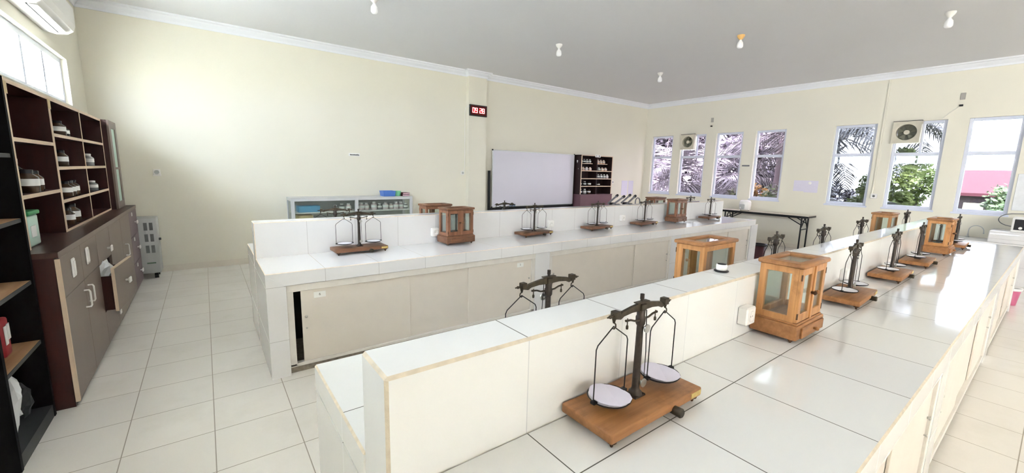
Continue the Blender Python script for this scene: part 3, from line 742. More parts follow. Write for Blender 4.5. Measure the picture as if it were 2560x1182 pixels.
# jars
JP={}
def jar(kind,x,y,z,h,r,label,group,bandz=(.3,.6)):
    z+=.0012; key=(kind,round(h,3),round(r,3))
    if key not in JP:
        t=thing('jar',(x,y,z),label,'jar',group); B=dict(world=False)
        MB(kind).lathe([(r*.9,0),(r,.004),(r,h*.66),(r*.55,h*.80),(r*.5,h*.84)],(0,0,0),16).build('jar_body',t,**B)
        MB('darkjar' if kind=='amberjar' else 'whiteplastic').lathe([(r*.58,h*.83),(r*.60,h*.98),(r*.45,h)],(0,0,0),14).build('jar_lid',t,**B)
        MB('label').lathe([(r*1.02,h*bandz[0]),(r*1.02,h*bandz[1])],(0,0,0),16,0,False,False).build('jar_label',t,**B)
        JP[key]=t; return t
    return dup(JP[key],None,(x,y,z),0,label)
G='jars in the left wall pigeonholes'
L1=[('amberjar',-.925,4.03,1.3155,.15,.055,'brown jar with white label, left one in the second tall pigeonhole'),
('darkjar',-1.03,4.22,1.3155,.22,.055,'tall dark jar at the back of the second tall pigeonhole'),
('amberjar',-.94,4.24,1.3155,.14,.045,'small brown jar with white label, right one in the second tall pigeonhole'),
('amberjar',-.93,4.96,1.7255,.12,.05,'brown jar on the left in the top left small pigeonhole'),
('darkjar',-.94,5.15,1.7255,.09,.045,'squat dark jar with white label in the top left small pigeonhole'),
('amberjar',-.93,4.93,1.4805,.13,.045,'brown labelled jar alone in the second small pigeonhole of its column'),
('clearjar',-.93,5.93,1.4805,.12,.045,'clear jar alone in the second pigeonhole of the right column'),
('darkjar',-1.03,5.02,1.2305,.20,.06,'tall dark jar at the back of the third small pigeonhole'),
('amberjar',-.93,4.93,1.2305,.13,.045,'brown jar with white label, first in the third small pigeonhole row'),
('amberjar',-.935,5.08,1.2305,.13,.045,'brown jar with white label, middle of the third small pigeonhole row'),
('amberjar',-.94,5.23,1.2305,.13,.045,'brown jar with white label, last in the third small pigeonhole row'),
('clearjar',-.93,5.98,1.2305,.10,.042,'short clear jar alone in the third pigeonhole of the right column'),
('amberjar',-.925,4.86,1.0075,.14,.045,'brown jar on the left in the lowest small pigeonhole'),
('amberjar',-.94,5.05,1.0075,.16,.060,'wide brown jar with a broad white label in the lowest small pigeonhole')]
for k,x,y,z,h,r,l in L1: jar(k,x,y,z,h,r,l,G)
# grey steel stabiliser box in the corner
c=thing('stabiliser_box',(-.77,7.26,0),'grey steel box on black castors with dark vent slots in the far left corner','electrical cabinet')
MB('greymetal').box(-1.0,-.555,7.10,7.40,.075,.81,bev=.008,seg=2).build('casing',c)
for z in (.70,.55,.40):
    for x in (-.668,-.612): MB('vent').box(x-.018,x+.018,7.0985,7.101,z-.05,z+.05).build('vent_slot',c)
MB('greenmark').box(-.69,-.60,7.0985,7.101,.205,.222).build('printed_mark',c)
MB('blackmetal').box(-.556,-.53,7.20,7.24,.50,.53,bev=.004).build('plug',c)
for x in(-.95,-.61):
    for y in (7.15,7.35):
        MB('blackmetal').cyl((x-.02,y,.034),(x+.02,y,.034),.034,None,16).box(x-.012,x+.012,y-.02,y+.02,.05,.078).build('castor',c)
# air conditioner above the clerestory
c=thing('air_conditioner',(-1.02,5.5,2.72),'white wall air conditioner high on the left wall above the window strip','air conditioner')
pf=[(W0,2.735),(-1.04,2.722),(-.955,2.735),(-.915,2.765),(-.90,2.82),(-.90,2.98),(-.93,3.02),(W0,3.02)]
mb=MB('whiteplastic'); n=len(pf); rings=[]
for y,s_ in ((4.97,.97),(4.985,1.),(5.985,1.),(6.01,.97)):
    rings.append([(W0+(x-W0)*s_,y,2.87+(z-2.87)*s_) for x,z in pf])
vs=[q for g in rings for q in g]; mb.add(vs,[(i*n+j,i*n+(j+1)%n,(i+1)*n+(j+1)%n,(i+1)*n+j) for i in range(3) for j in range(n)]+[tuple(range(n)),tuple(range(3*n,4*n))[::-1]])
mb.build('casing',c)
MB('dark').box(-1.012,-1.004,5.0,5.90,2.722,2.7275).build('air_slot',c)
MB('whiteplastic').box(-1.00,-.945,5.0,5.90,2.7195,2.7235).build('louvre',c)
# switch plate on the back wall
c=thing('wall_socket',(-.52,7.49,1.40),'white round socket plate on the back wall above the grey box','wall socket')
MB('whiteplastic').box(-.565,-.475,7.488,7.4995,1.345,1.375,bev=.003).box(-.56,-.48,7.478,7.4995,1.36,1.44,bev=.006).build('plate',c)
m=MB('greymetal').cyl((-.52,7.479,1.40),(-.52,7.472,1.40),.028,.026,18); m.build('round_insert',c)
# ------------------------------------------------------------------ back wall things
s=MB('label').box(2.035,2.225,7.494,7.4995,1.722,1.772)
sg=single(s,'wall_sign','small pale grey sign strip with dark lettering on the back wall','sign')
m=MB('ink')
xx=2.055; rr=random.Random(3)
while xx<2.205:
    w_=.006+rr.random()*.010; m.box(xx,xx+w_,7.4925,7.4945,1.737,1.737+.014+rr.random()*.007); xx+=w_+.003
m.build('lettering',sg)
# aluminium display cabinet
DC=thing('display_cabinet',(2.0,7.3,0),'low aluminium and glass display cabinet against the back wall','display cabinet')
a,b,yf,yb=1.04,3.02,7.10,7.495; t=.05
f=MB('alu')
for z in (0.04,.545,.985): f.box(a+t,2.0,yf,yf+.03,z,z+.045,bev=.002).box(2.055,b-t,yf,yf+.03,z,z+.045,bev=.002).box(a+t,b-t,yb-.03,yb,z,z+.045,bev=.002).box(a,a+.03,yf+.03,yb-.03,z,z+.045,bev=.002).box(b-.03,b,yf+.03,yb-.03,z,z+.045,bev=.002)
for x in (a,b-t): f.box(x,x+t,yf,yf+.03,0,1.03,bev=.002).box(x,x+t,yb-.03,yb,0,1.03,bev=.002)
f.box(2.0,2.055,yf,yf+.032,0,1.03,bev=.002); f.build('frame',DC)
MB('alu').box(a-.003,b+.003,yf-.003,yb,1.030,1.036).build('top_panel',DC)
MB('glass').box(a+t,2.0,yf+.012,yf+.016,.09,.985).build('sliding_pane',DC); MB('glass').box(2.055,b-t,yf+.020,yf+.024,.09,.985).build('sliding_pane',DC)
MB('glass').box(a+.008,a+.012,yf+.03,yb-.03,.09,.985).build('side_pane',DC); MB('glass').box(b-.012,b-.008,yf+.03,yb-.03,.09,.985).build('side_pane',DC)
MB('greymetal').box(a+.03,b-.03,yb-.012,yb-.006,.05,.985).build('back_panel',DC)
MB('whiteplastic').box(a+.03,b-.03,yf+.04,yb-.02,.788,.802).build('shelf',DC)
MB('whiteplastic').box(a+.03,b-.03,yf+.04,yb-.02,.54,.552).build('shelf',DC)
single(MB('bluebox').box(1.15,1.47,7.17,7.36,.8032,.905,bev=.006),'plastic_tray','sky blue plastic tray on the display cabinet shelf','tray')
single(MB('sticker').box(1.14,1.36,7.18,7.40,.5532,.755,bev=.006),'cardboard_box','tan cardboard box on the lower shelf of the display cabinet','box')
G='glass jars in the display cabinet'
x=1.70; k=0
for x,y,h,r,kd in ((1.72,7.25,.10,.04,'clearjar'),(1.83,7.28,.12,.045,'clearjar'),(1.93,7.25,.12,.045,'palejar'),(2.14,7.25,.13,.05,'palejar'),(2.24,7.28,.12,.045,'palejar'),(2.36,7.24,.14,.05,'palejar'),(2.47,7.27,.11,.04,'clearjar'),(2.57,7.25,.13,.05,'palejar'),(2.68,7.28,.10,.04,'palejar'),(2.76,7.24,.13,.045,'palejar'),(2.86,7.27,.13,.048,'palejar'),(2.945,7.24,.10,.035,'clearjar')):
    k+=1; half='left' if x<2 else 'right'; idx=k if half=='left' else k-3
    nm=('clear glass jar' if kd=='clearjar' else 'pale rose jar')
    jar(kd,x,y,.802,h,r,f'{nm}, {(ORD+["eighth","ninth"])[idx-1]} from the left in the {half} display cabinet half',G)
# on top of the display cabinet
bb=MB('bluebasket'); 
for q in ((2.52,2.72,7.17,7.36),):
    x0_,x1_,y0_,y1_=q; z0_,z1_=1.0365,1.13; e=.008; fl=.012
    ob=[(x0_,y0_),(x1_,y0_),(x1_,y1_),(x0_,y1_)]; ot=[(x0_-fl,y0_-fl),(x1_+fl,y0_-fl),(x1_+fl,y1_+fl),(x0_-fl,y1_+fl)]
    it=[(x+(e if x<(x0_+x1_)/2 else -e),y+(e if y<(y0_+y1_)/2 else -e)) for x,y in ot]; ib=[(x+(e if x<(x0_+x1_)/2 else -e),y+(e if y<(y0_+y1_)/2 else -e)) for x,y in ob]
    vs=[(*p,z0_) for p in ob]+[(*p,z1_) for p in ot]+[(*p,z1_) for p in it]+[(*p,z0_+e) for p in ib]
    fs=[(0,1,2,3),(12,13,14,15)]
    for r_ in range(3):
        for i in range(4): fs.append((r_*4+i,r_*4+(i+1)%4,r_*4+4+(i+1)%4,r_*4+4+i))
    bb.add(vs,fs)
single(bb,'plastic_basket','royal blue plastic basket on the display cabinet','basket')
single(MB('mint').lathe([(.045,0),(.05,.004),(.062,.088),(.058,.09),(.046,.01)],(2.80,7.25,1.0365),20),'plastic_cup','mint green plastic tub beside the blue basket','tub')
for k,(z,ag) in enumerate(((1.0365,0),(1.068,4))):
    c=thing('book',(2.93,7.26,z),'upper dark red book with rose page edges on the display cabinet' if k else 'lower dark red book with rose page edges on the display cabinet','book','books on the display cabinet',d(ag))
    MB('rosebook').box(-.062,.066,-.082,.082,.004,.026).build('pages',c,world=False)
    MB('darkbook').box(-.068,.068,-.085,.085,0,.004).box(-.068,.068,-.085,.085,.026,.030).box(-.070,-.064,-.085,.085,0,.030).build('cover',c,world=False)
# digital clock
c=thing('digital_clock',(4.58,7.385,2.62),'black and red digital wall clock reading 09 28 on the pillar','clock')
MB('blackmetal').box(4.375,4.785,7.365,7.3995,2.615,2.835,bev=.004).build('case',c)
MB('clockface').box(4.395,4.765,7.3625,7.366,2.632,2.818).build('display_panel',c)
SEG={'0':'abcdef','9':'abcdfg','2':'abged','8':'abcdefg'}
def seven(ch,x,z,w,h,mb,t=.013):
    hh=h/2
    S=dict(a=(x,x+w,z+h-t,z+h),d=(x,x+w,z,z+t),g=(x,x+w,z+hh-t/2,z+hh+t/2),f=(x,x+t,z+hh,z+h),b=(x+w-t,x+w,z+hh,z+h),e=(x,x+t,z,z+hh),c=(x+w-t,x+w,z,z+hh))
    for q in SEG[ch]: mb.box(S[q][0],S[q][1],7.358,7.3605,S[q][2],S[q][3])
m=MB('clockdigit'); g_=MB('clockred')
for ch,x in (('0',4.432),('9',4.498),('2',4.598),('8',4.664)):
    seven(ch,x,2.678,.054,.096,m,.010)
    g_.box(x-.008,x+.062,7.3612,7.3622,2.670,2.782)  # glowing plate behind each digit imitates its red halo
g_.build('digit_halo',c); m.build('digits',c)
mb=MB('whiteplastic').tube([(4.375,7.39,2.80),(4.345,7.47,2.78),(4.335,7.492,2.70),(4.335,7.493,1.62),(4.32,7.492,1.52),(4.29,7.490,1.49)],.006,8)
single(mb,'clock_cord','thin white cord hanging from the clock down the back wall','cord')
c=thing('wall_socket',(4.285,7.49,1.44),'small white socket at the end of the clock cord','wall socket')
MB('whiteplastic').box(4.245,4.325,7.480,7.4995,1.43,1.51,bev=.005).build('plate',c)
MB('greymetal').cyl((4.285,7.481,1.47),(4.285,7.474,1.47),.024,.022,16).build('round_insert',c)
# whiteboard on its black stand
WB=thing('whiteboard',(6.15,7.40,0),'large white marker board on a black stand at the back wall','whiteboard')
a,b=4.955,7.385
MB('board').box(a+.01,b-.01,7.385,7.40,.765,1.955).build('writing_surface',WB)
f=MB('alu').box(a,b,7.38,7.402,1.95,1.97,bev=.002).box(a,b,7.38,7.402,.75,.77,bev=.002).box(a,a+.018,7.38,7.402,.75,1.97,bev=.002).box(b-.018,b,7.38,7.402,.75,1.97,bev=.002); f.build('frame',WB)
for x in(a,b):
    for z in (.75,1.97): MB('blackmetal').box(x-.012,x+.012,7.376,7.404,z-.014,z+.014,bev=.003).build('corner_cap',WB)
st=MB('blackmetal').box(a-.075,a-.03,7.41,7.45,0,1.53,bev=.003).box(b+.005,b+.04,7.41,7.45,0,1.53,bev=.003).box(a-.075,b+.04,7.395,7.44,.675,.735,bev=.003)
for x in (a-.052,b+.022): st.box(x-.02,x+.02,7.15,7.485,0,.04,bev=.003)
st.build('stand',WB)
MB('blackmetal').box(a+.1,b-.1,7.335,7.395,.735,.749,bev=.002).build('tray',WB)
c=thing('board_eraser',(5.50,7.362,.749),'blue grey board eraser on the whiteboard tray','eraser')
MB('eraser').box(5.42,5.56,7.338,7.384,.7505,.785,bev=.004).build('felt_block',c); MB('blackmetal').box(5.42,5.56,7.338,7.388,.785,.80,bev=.003).build('back_handle',c)
# dark bottle shelf
SH=thing('bottle_shelf',(8.0,7.34,0),'dark wooden two column bottle shelf with cream shelf edges right of the whiteboard','shelf')
a,b,yf,yb=7.44,8.60,7.19,7.495
MB('mahog2').box(a,b,yb-.012,yb,1.0,1.965).build('back_panel',SH)
for x in (a,b-.02): MB('mahog2','edge').box(x,x+.02,yf+.002,yb-.012,1.0,1.965).box(x-.004,x+.024,yf,yf+.002,1.0,1.965,1).build('side_panel',SH)
MB('mahog2').box(8.012,8.028,yf+.01,yb-.012,1.0,1.95).build('divider',SH)
MB('mahog2','edge').box(a,b,yf+.002,yb,1.95,1.967).box(a,b,yf,yf+.002,1.948,1.968,1).build('top_board',SH)
for z in (1.590,1.397,1.207): MB('mahog2','edge').box(a+.02,b-.02,yf+.002,yb-.012,z-.018,z).box(a+.02,b-.02,yf,yf+.002,z-.02,z+.001,1).build('shelf_board',SH)
for p,q in ((a+.02,7.90),(8.028,8.46)): MB('mahog2','edge').box(p,q,yf+.06,yb-.012,1.755,1.770).box(p,q,yf+.057,yf+.06,1.753,1.771,1).build('shelf_board',SH)
MB('purple').box(a+.0,b+.015,7.165,yb-.0,.0,.985,bev=.002).box(a-.006,b+.022,7.155,yb,.985,.9995,bev=.002).build('lower_cupboard',SH)
MB('label').box(7.92,8.12,yf-.004,yf-.0005,1.925,1.985).build('paper_label',SH)
m=MB('ink'); 
for x in (7.955,8.045,8.065): m.box(x,x+.025,yf-.0052,yf-.0042,1.945,1.966)
m.build('lettering',SH)
G='bottles on the dark bottle shelf'
rows=[('top',1.770,7.47,7.88,['clearjar','clearjar','darkjar','clearjar','clearjar'],.10,.036,'left'),('second',1.590,7.48,7.86,['peach','peach','palejar','peach'],.085,.04,'left'),
('fourth',1.207,7.52,7.86,['amberjar','darkjar','amberjar'],.11,.045,'left'),('bottom',1.0,7.55,7.86,['darkjar','clearjar','amberjar'],.13,.045,'left'),
('top',1.770,8.06,8.40,['amberjar','peach','peach','peach'],.10,.040,'right'),('second',1.590,8.06,8.44,['palejar','clearjar','peach','peach'],.085,.042,'right'),
('third',1.397,8.06,8.52,['clearjar','clearjar','clearjar','clearjar','palejar'],.105,.040,'right'),('fourth',1.207,8.07,8.20,['clearjar','amberjar'],.08,.04,'right')]
CN=dict(clearjar='clear grey',darkjar='dark',peach='peach',palejar='pale rose',amberjar='brown')
for nm,z,p,q,ks,h,r,side in rows:
    for i,k in enumerate(ks):
        x=p+(q-p)*(i/(len(ks)-1))
        jar(k,x,7.33 if nm=='top' else 7.29,z,h,r,f'{CN[k]} bottle, {ORD[i]} on the {nm} level of the {side} bottle shelf column',G)
# papers and socket on the back wall near the corner
for k,(x0_,x1_,z0_,z1_) in enumerate(((9.40,9.66,.93,1.34),(9.70,9.92,.95,1.34))):
    single(MB('paper').box(x0_,x1_,7.497,7.4995,z0_,z1_),'notice_paper',('wider' if k==0 else 'narrower')+' white notice paper on the back wall corner right of the bottle shelf','paper','notices by the corner')
c=thing('wall_socket',(9.0,7.49,1.25),'white wall socket just right of the bottle shelf','wall socket')
MB('whiteplastic').box(8.96,9.04,7.480,7.4995,1.26,1.34,bev=.005).build('plate',c); MB('vent').cyl((9.0,7.481,1.30),(9.0,7.476,1.30),.02,.018,14).build('round_insert',c)
# ------------------------------------------------------------------ right wall things
def exhaust(y,label,first=[None]):
    if first[0] is not None: return dup(first[0],None,(XR,y,2.40),0,label)
    t=thing('exhaust_fan',(XR,y,2.40),label,'exhaust fan','exhaust fans in the right windows'); B=dict(world=False); h=.192
    f=MB('fan')
    # square housing with round hole
    n=32; ro=.142
    sq=[]
    for i in range(n):
        a=2*PI*i/n; k=h/max(abs(math.cos(a)),abs(math.sin(a))); sq.append((k*math.cos(a),k*math.sin(a)))
    ci=[(ro*math.cos(2*PI*i/n),ro*math.sin(2*PI*i/n)) for i in range(n)]
    for xx in (-.05,):
        vs=[(xx,p,q) for p,q in sq]+[(xx+.012,p,q) for p,q in ci]+[(.06,p,q) for p,q in sq]+[(.05,p,q) for p,q in ci]
        f.add(vs,[(i,(i+1)%n,n+(i+1)%n,n+i) for i in range(n)]+[(i,(i+1)%n,2*n+(i+1)%n,2*n+i) for i in range(n)]+[(n+i,n+(i+1)%n,3*n+(i+1)%n,3*n+i) for i in range(n)])
    f.build('housing',t,**B)
    MB('fandark').cyl((.052,0,0),(.058,0,0),.144,None,24).build('back_shutter',t,**B)
    MB('fan').cyl((-.02,0,0),(.05,0,0),.04,None,18).build('hub',t,**B)
    for k in range(5):
        a=2*PI*k/5+.3; b=MB('fandark'); vs=[]
        for xx in (0,.004):
            for r_,da,tw in ((.038,-.35,.03),(.133,-.38,.035),(.133,.30,-.005),(.038,.35,0)):
                vs.append((xx+tw,r_*math.cos(a+da),r_*math.sin(a+da)))
        b.add(vs,[(0,1,2,3),(7,6,5,4),(0,1,5,4),(1,2,6,5),(2,3,7,6),(3,0,4,7)]); b.build('blade',t,**B)
    MB('blackmetal').box(-.052,.0,-h-.004,h+.004,h,h+.010).build('top_gasket',t,**B)
    first[0]=t; return t
exhaust(6.175,'cream exhaust fan in the second window from the back wall')
exhaust(1.905,'cream exhaust fan in the window left of the pink roof view')
MB_=MB
for k,(y0_,y1_,z0_,z1_,l) in enumerate(((3.15,3.40,1.23,1.48,'right hand white paper sheet pinned between the window groups'),(3.40,3.60,1.25,1.48,'left hand white paper sheet pinned between the window groups'))):
    p=single(MB('paper').box(XR-.004,XR-.0005,y0_,y1_,z0_,z1_),'notice_paper',l,'paper','papers pinned on the right wall')
    if k==0: MB('whiteplastic').ball((XR-.012,3.30,1.43),.03,0,12,.4,1,1).build('highlight_bulge',p)  # white bulge stands in for a highlight on the sheet
single(MB('equip').box(XR-.006,XR-.0005,4.565,4.735,1.775,1.805),'wall_sign','thin dark sign strip between the third and fourth windows','sign')
for y,z,l in ((5.57,2.84,'grey wall bracket above the third window from the back'),(1.275,2.88,'grey wall bracket above the pink roof window')):
    c=thing('wall_bracket',(XR-.01,y,z-.10),l,'bracket','grey wall brackets')
    MB('bracketgrey').box(XR-.015,XR-.0005,y-.03,y+.03,z+.02,z+.13,bev=.003).build('plate',c)
    MB('blackmetal').box(XR-.03,XR-.0005,y-.02,y+.025,z-.09,z-.06,bev=.003).build('hook',c)
    if y<2: MB('whiteplastic').tube([(XR-.006,y+.005,z-.07),(XR-.006,y+.10,z-.16),(XR-.006,y+.2,z-.27)],.003,6).build('cord',c)
single(MB('wall').box(XR-.018,XR-.0005,2.235,2.262,1.27,3.375,bev=.002),'cable_conduit','cream cable conduit running down the wall between two windows','conduit')
c=thing('wall_socket',(XR-.01,2.21,1.18),'white socket box at the foot of the cable conduit','wall socket')
MB('whiteplastic').box(XR-.04,XR-.0005,2.17,2.265,1.175,1.27,bev=.005).build('plate',c)
MB('vent').cyl((XR-.039,2.217,1.222),(XR-.044,2.217,1.222),.022,.02,14).build('round_insert',c)
single(MB('bag').box(XR-.012,XR-.0005,.20,.505,1.10,1.68,bev=.004),'notice_paper','large white sheet hanging on the wall at the right edge','paper')
# folding table
T=thing('folding_table',(10.11,4.0,0),'narrow folding table with black edge and black legs under the windows','table')
a,b,y0_,y1_=9.88,10.335,3.10,4.93
MB('tabletop').box(a+.004,b-.004,y0_+.004,y1_-.004,.735,.753).build('tabletop',T)
MB('blackmetal').box(a,a+.006,y0_,y1_,.715,.750).box(b-.006,b,y0_,y1_,.715,.750).box(a,b,y0_,y0_+.006,.715,.750).box(a,b,y1_-.006,y1_,.715,.750).box(a+.03,b-.03,y0_+.05,y1_-.05,.700,.734).build('edge_frame',T)
for yl,sg_ in ((3.22,1),(4.80,-1)):
    for x in (a+.045,b-.045): MB('blackmetal').tube([(x,yl,0),(x,yl,.72)],.015,10).build('leg',T)
    q=MB('blackmetal').tube([(a+.045,yl,.46),(b-.045,yl,.46)],.011,8).tube([(a+.045,yl,.47),(a+.045+.17,yl,.70)],.010,8).tube([(b-.045,yl,.47),(a+.045+.19,yl,.70)],.010,8)
    q.tube([(a+.05,yl,.56),(a+.05,yl+sg_*.28,.715)],.010,8).tube([(b-.05,yl,.56),(b-.05,yl+sg_*.28,.715)],.010,8); q.build('leg_brace',T)
c=thing('rice_cooker',(10.08,4.44,.753),'white rounded electric cooker standing on the folding table','cooker')
MB('whiteplastic').lathe([(.105,.012),(.12,.02),(.125,.14),(.122,.165)],(10.08,4.44,.753),24).build('pot_body',c)
MB('whiteplastic').lathe([(.123,.166),(.122,.195),(.10,.232),(.05,.245),(.006,.247)],(10.08,4.44,.753),24).build('lid',c)
MB('greymetal').box(9.945,9.975,4.40,4.51,.79,.90,bev=.008).build('control_panel',c); MB('whiteplastic').cyl((9.944,4.48,.82),(9.938,4.48,.82),.014,None,12).build('button',c)
for k in range(3):
    an=2*PI*k/3+.4; MB('blackmetal').cyl((10.08+.09*math.cos(an),4.44+.09*math.sin(an),.7535),(10.08+.09*math.cos(an),4.44+.09*math.sin(an),.767),.012,None,10).build('foot',c)
# bins
def bin_(x,y,r0,r1,h,mat,rim,label,liner=None):
    c=thing('waste_bin',(x,y,0),label,'bin')
    MB(mat).lathe([(r0,0),(r1,h-.01),(r1-.006,h-.01),(r0-.004,.01)],(x,y,0),24,0,True,True).build('bin_body',c)
    MB(rim).lathe([(r1+.004,h-.03),(r1+.012,h-.02),(r1+.012,h),(r1-.008,h),(r1-.010,h-.05)],(x,y,0),24,0,False,False).build('rim',c)
    MB('dark' if liner is None else liner).lathe([(r1-.012,h-.045),(.01,h-.05)],(x,y,0),24,0,False,True).build('bin_inside',c)  # with no liner given, a dark sheet paints the shade inside
bin_(8.34,3.34,.095,.125,.285,'maroon','panrim','maroon waste bin with black rim behind the far bench end')
bin_(8.15,.27,.075,.10,.22,'pink','whiteplastic','small pink bin with white rim beyond the near bench end','whiteplastic')
# tiled sink counter on the right wall
S=thing('sink_counter',(10.0,-.6,0),'white tiled sink counter along the right wall below the windows','counter')
MB('tile1').box(9.70,XR-.001,-3.2,1.28,0,.62).build('counter_base',S)
MB('tile1').box(9.72,XR-.001,-3.2,.645,.62,.80,bev=.012,seg=2).build('raised_worktop',S)
MB('concrete').box(9.78,10.22,.72,1.16,.7005,.704).build('basin',S) if False else None
mb=MB('greymetal'); mb.lathe([(.022,0),(.022,.02),(.012,.025),(.010,.06)],(10.2,.90,.6208),14)
pts=[(10.2,.90,.66),(10.2,.90,.72)]+[(10.2-.03*i/12,.90-.085+.085*math.cos(PI*i/12),.74+.085*math.sin(PI*i/12)) for i in range(13)]+[(10.17,.728,.715)]
mb.tube(pts,.007,8).cyl((10.17,.728,.72),(10.17,.726,.70),.011,.010,12)
single(mb,'sink_tap','thin grey gooseneck tap at the end of the sink counter','tap')
c=thing('toaster_oven',(9.93,.20,.80),'white countertop oven with dark door at the right edge of the sink counter','oven')
MB('whiteplastic').box(9.77,10.10,-.10,.44,.812,1.02,bev=.012,seg=2).build('casing',c)
MB('microblack').box(9.764,9.772,-.06,.415,.835,.995,bev=.003).build('oven_door',c)
MB('whiteplastic').cyl((9.765,.35,.865),(9.748,.35,.865),.020,.017,16).build('knob',c)
MB('whiteplastic').box(9.75,9.775,-.10,.44,.801,.822,bev=.004).build('drip_tray',c)
mb=MB('vent').tube([(10.10,.44,.86)]+[(10.14,.44+.16*math.sin(PI*q/12),.96-.10*math.cos(PI*q/12)) for q in range(13)]+[(10.15,.3,1.07),(10.2,.12,1.05)],.006,8)
single(mb,'power_cable','grey power cable looping behind the white countertop oven','cable')
# microscopes on the rear counter of the far bench
def scope(x,y,rz,label,first=[None]):
    if first[0] is not None: return dup(first[0],None,(x,y,.7806),rz,label)
    t=thing('microscope',(x,y,.7806),label,'microscope','black microscopes behind the far upstand'); B=dict(world=False)
    m=MB('panrim').box(-.08,.08,-.10,.10,0,.03,bev=.008); m.build('base',t,**B)
    MB('panrim').box(.05,.08,-.02,.02,.03,.20,bev=.005).box(-.02,.08,-.022,.022,.19,.27,bev=.006).build('arm',t,**B)
    MB('equip').box(-.085,.045,-.065,.065,.115,.13,bev=.002).build('stage',t,**B)
    MB('equip').tube([(-.02,0,.145),(-.02,0,.20)],[.014,.022],12).build('objective',t,**B)
    MB('equip').tube([(-.08,0,.26),(.17,0,.375)],.015,14).build('tube',t,**B)
    MB('panrim').tube([(.16,0,.371),(.20,0,.389)],.022,14).build('eyepiece',t,**B)
    MB('whiteplastic').tube([(.05,-.045,.10),(.05,-.062,.10)],.022,14).build('focus_knob',t,**B)
    first[0]=t; return t
for k,(x,y) in enumerate(((5.27,4.29),(5.42,4.52),(5.60,4.29),(5.76,4.52))):
    scope(x,y,d(8),f'black microscope with slanted tube behind the far upstand, {ORD[k]} from the left')
mb=MB('equip'); pts=[(5.86,4.36,.785),(5.86,4.36,1.07)]+[(5.86+.06-.06*math.cos(PI*i/8),4.36,1.07+.06*math.sin(PI*i/8)) for i in range(9)]+[(5.98,4.36,1.0)]
single(mb.tube(pts,.010,10).lathe([(.03,0),(.03,.015),(.014,.03)],(5.86,4.36,.7808),14),'gooseneck_tap','grey gooseneck tap rising behind the far upstand','tap')
# ceiling lamps
def lamp(x,y,label,top='whiteplastic',first=[None]):
    if first[0] is None:
        t=thing('ceiling_bulb',(x,y,ZC),label,'ceiling lamp','bare bulbs on the ceiling'); B=dict(world=False)
        MB(top).lathe([(.05,-.0005),(.05,-.012),(.042,-.03),(.022,-.055),(.018,-.062)],(0,0,0),20).build('lamp_holder',t,**B)
        MB('bulb').lathe([(.015,-.062),(.018,-.075),(.036,-.10),(.040,-.13),(.040,-.155),(.028,-.172),(.008,-.176)],(0,0,0),20).build('bulb',t,**B)
        first[0]=t; o=t
    else: o=dup(first[0],None,(x,y,ZC),0,label)
    if top!='whiteplastic': remat(o,{'lamp_holder'},{'lamp_holder':top})
    return o
lamp(1.747,5.14,'white bare bulb at the top edge of the picture above the display cabinet')
lamp(4.581,5.027,'white bare bulb on the ceiling above the digital clock')
lamp(6.203,3.041,'bare bulb with an amber holder on the ceiling','amber')
lamp(7.292,5.056,'white bare bulb nearest the far back corner of the ceiling')
lamp(7.159,1.112,'white bare bulb on the ceiling nearest the right windows')
# ------------------------------------------------------------------ outdoors
GZ=-3.4
struct(MB('paleground').box(-60,4,-70,90,GZ-.2,GZ),'ground_bounce','unseen sunlit pale bounce ground outside on the left')  # unseen ground, made pale to bounce light up to the ceiling
struct(MB('lawn').box(4,90,-70,90,GZ-.2,GZ),'ground_garden','green garden ground outside on the right')
def palm(x,y,top,seed,n,ln,label,mat='palm'):
    r=random.Random(seed); t=thing('palm_tree',(x,y,GZ),label,'palm','palms outside the right windows')
    tr=MB('trunk'); pts=[];rad=[]
    for k in range(9):
        q=k/8; pts.append((x+.12*math.sin(q*2+seed),y+.1*math.sin(q*3),GZ+(top-GZ)*q)); rad.append(.17-.05*q+(.02 if k%2 else 0))
    tr.tube(pts,rad,12).build('trunk',t)
    cr=MB(mat); cx,cy,cz=pts[-1]
    for k in range(n):
        az=2*PI*k/n*1.0+r.uniform(-.25,.25); el=r.uniform(-.25,1.25); L=ln*r.uniform(.8,1.15)
        pp=[]; p=Vector((cx,cy,cz)); S=18
        for i in range(S+1):
            e=el-1.5*(i/S)**1.3; dv=Vector((math.cos(az)*math.cos(e),math.sin(az)*math.cos(e),math.sin(e)))
            pp.append((p.copy(),dv)); p=p+dv*(L/S)
        mnx=min(q[0].x for q in pp)
        if mnx<11.25:
            kk=max(.15,(cx-11.25)/(cx-mnx)); L*=kk; pp=[(Vector((cx,cy,cz))+(q[0]-Vector((cx,cy,cz)))*kk,q[1]) for q in pp]
        cr.tube([q[0] for q in pp],[.022*(1-i/(S+2)) for i in range(S+1)],5)
        side=Vector((-math.sin(az),math.cos(az),0))
        for i in range(2,S+1):
            for h in (0,.5):
                q=pp[i][0]+pp[i][1]*(L/S*h); dv=pp[i][1]; up=side.cross(dv)
                fr=i/S; l=.55*math.sin(PI*min(1,.18+fr*.82))*ln/2.2+.08
                for s in (-1,1):
                    tip=q+side*s*l*.80+dv*l*.55+Vector((0,0,-l*r.uniform(.15,.55))); w=dv*.022
                    mid=(q+tip)/2+Vector((0,0,.03))
                    cr.add([q-w*.6,q+w*.6,mid+w,mid-w,tip],[(0,1,2,3),(3,2,4)])
    cr.build('fronds',t,fix=False); return t
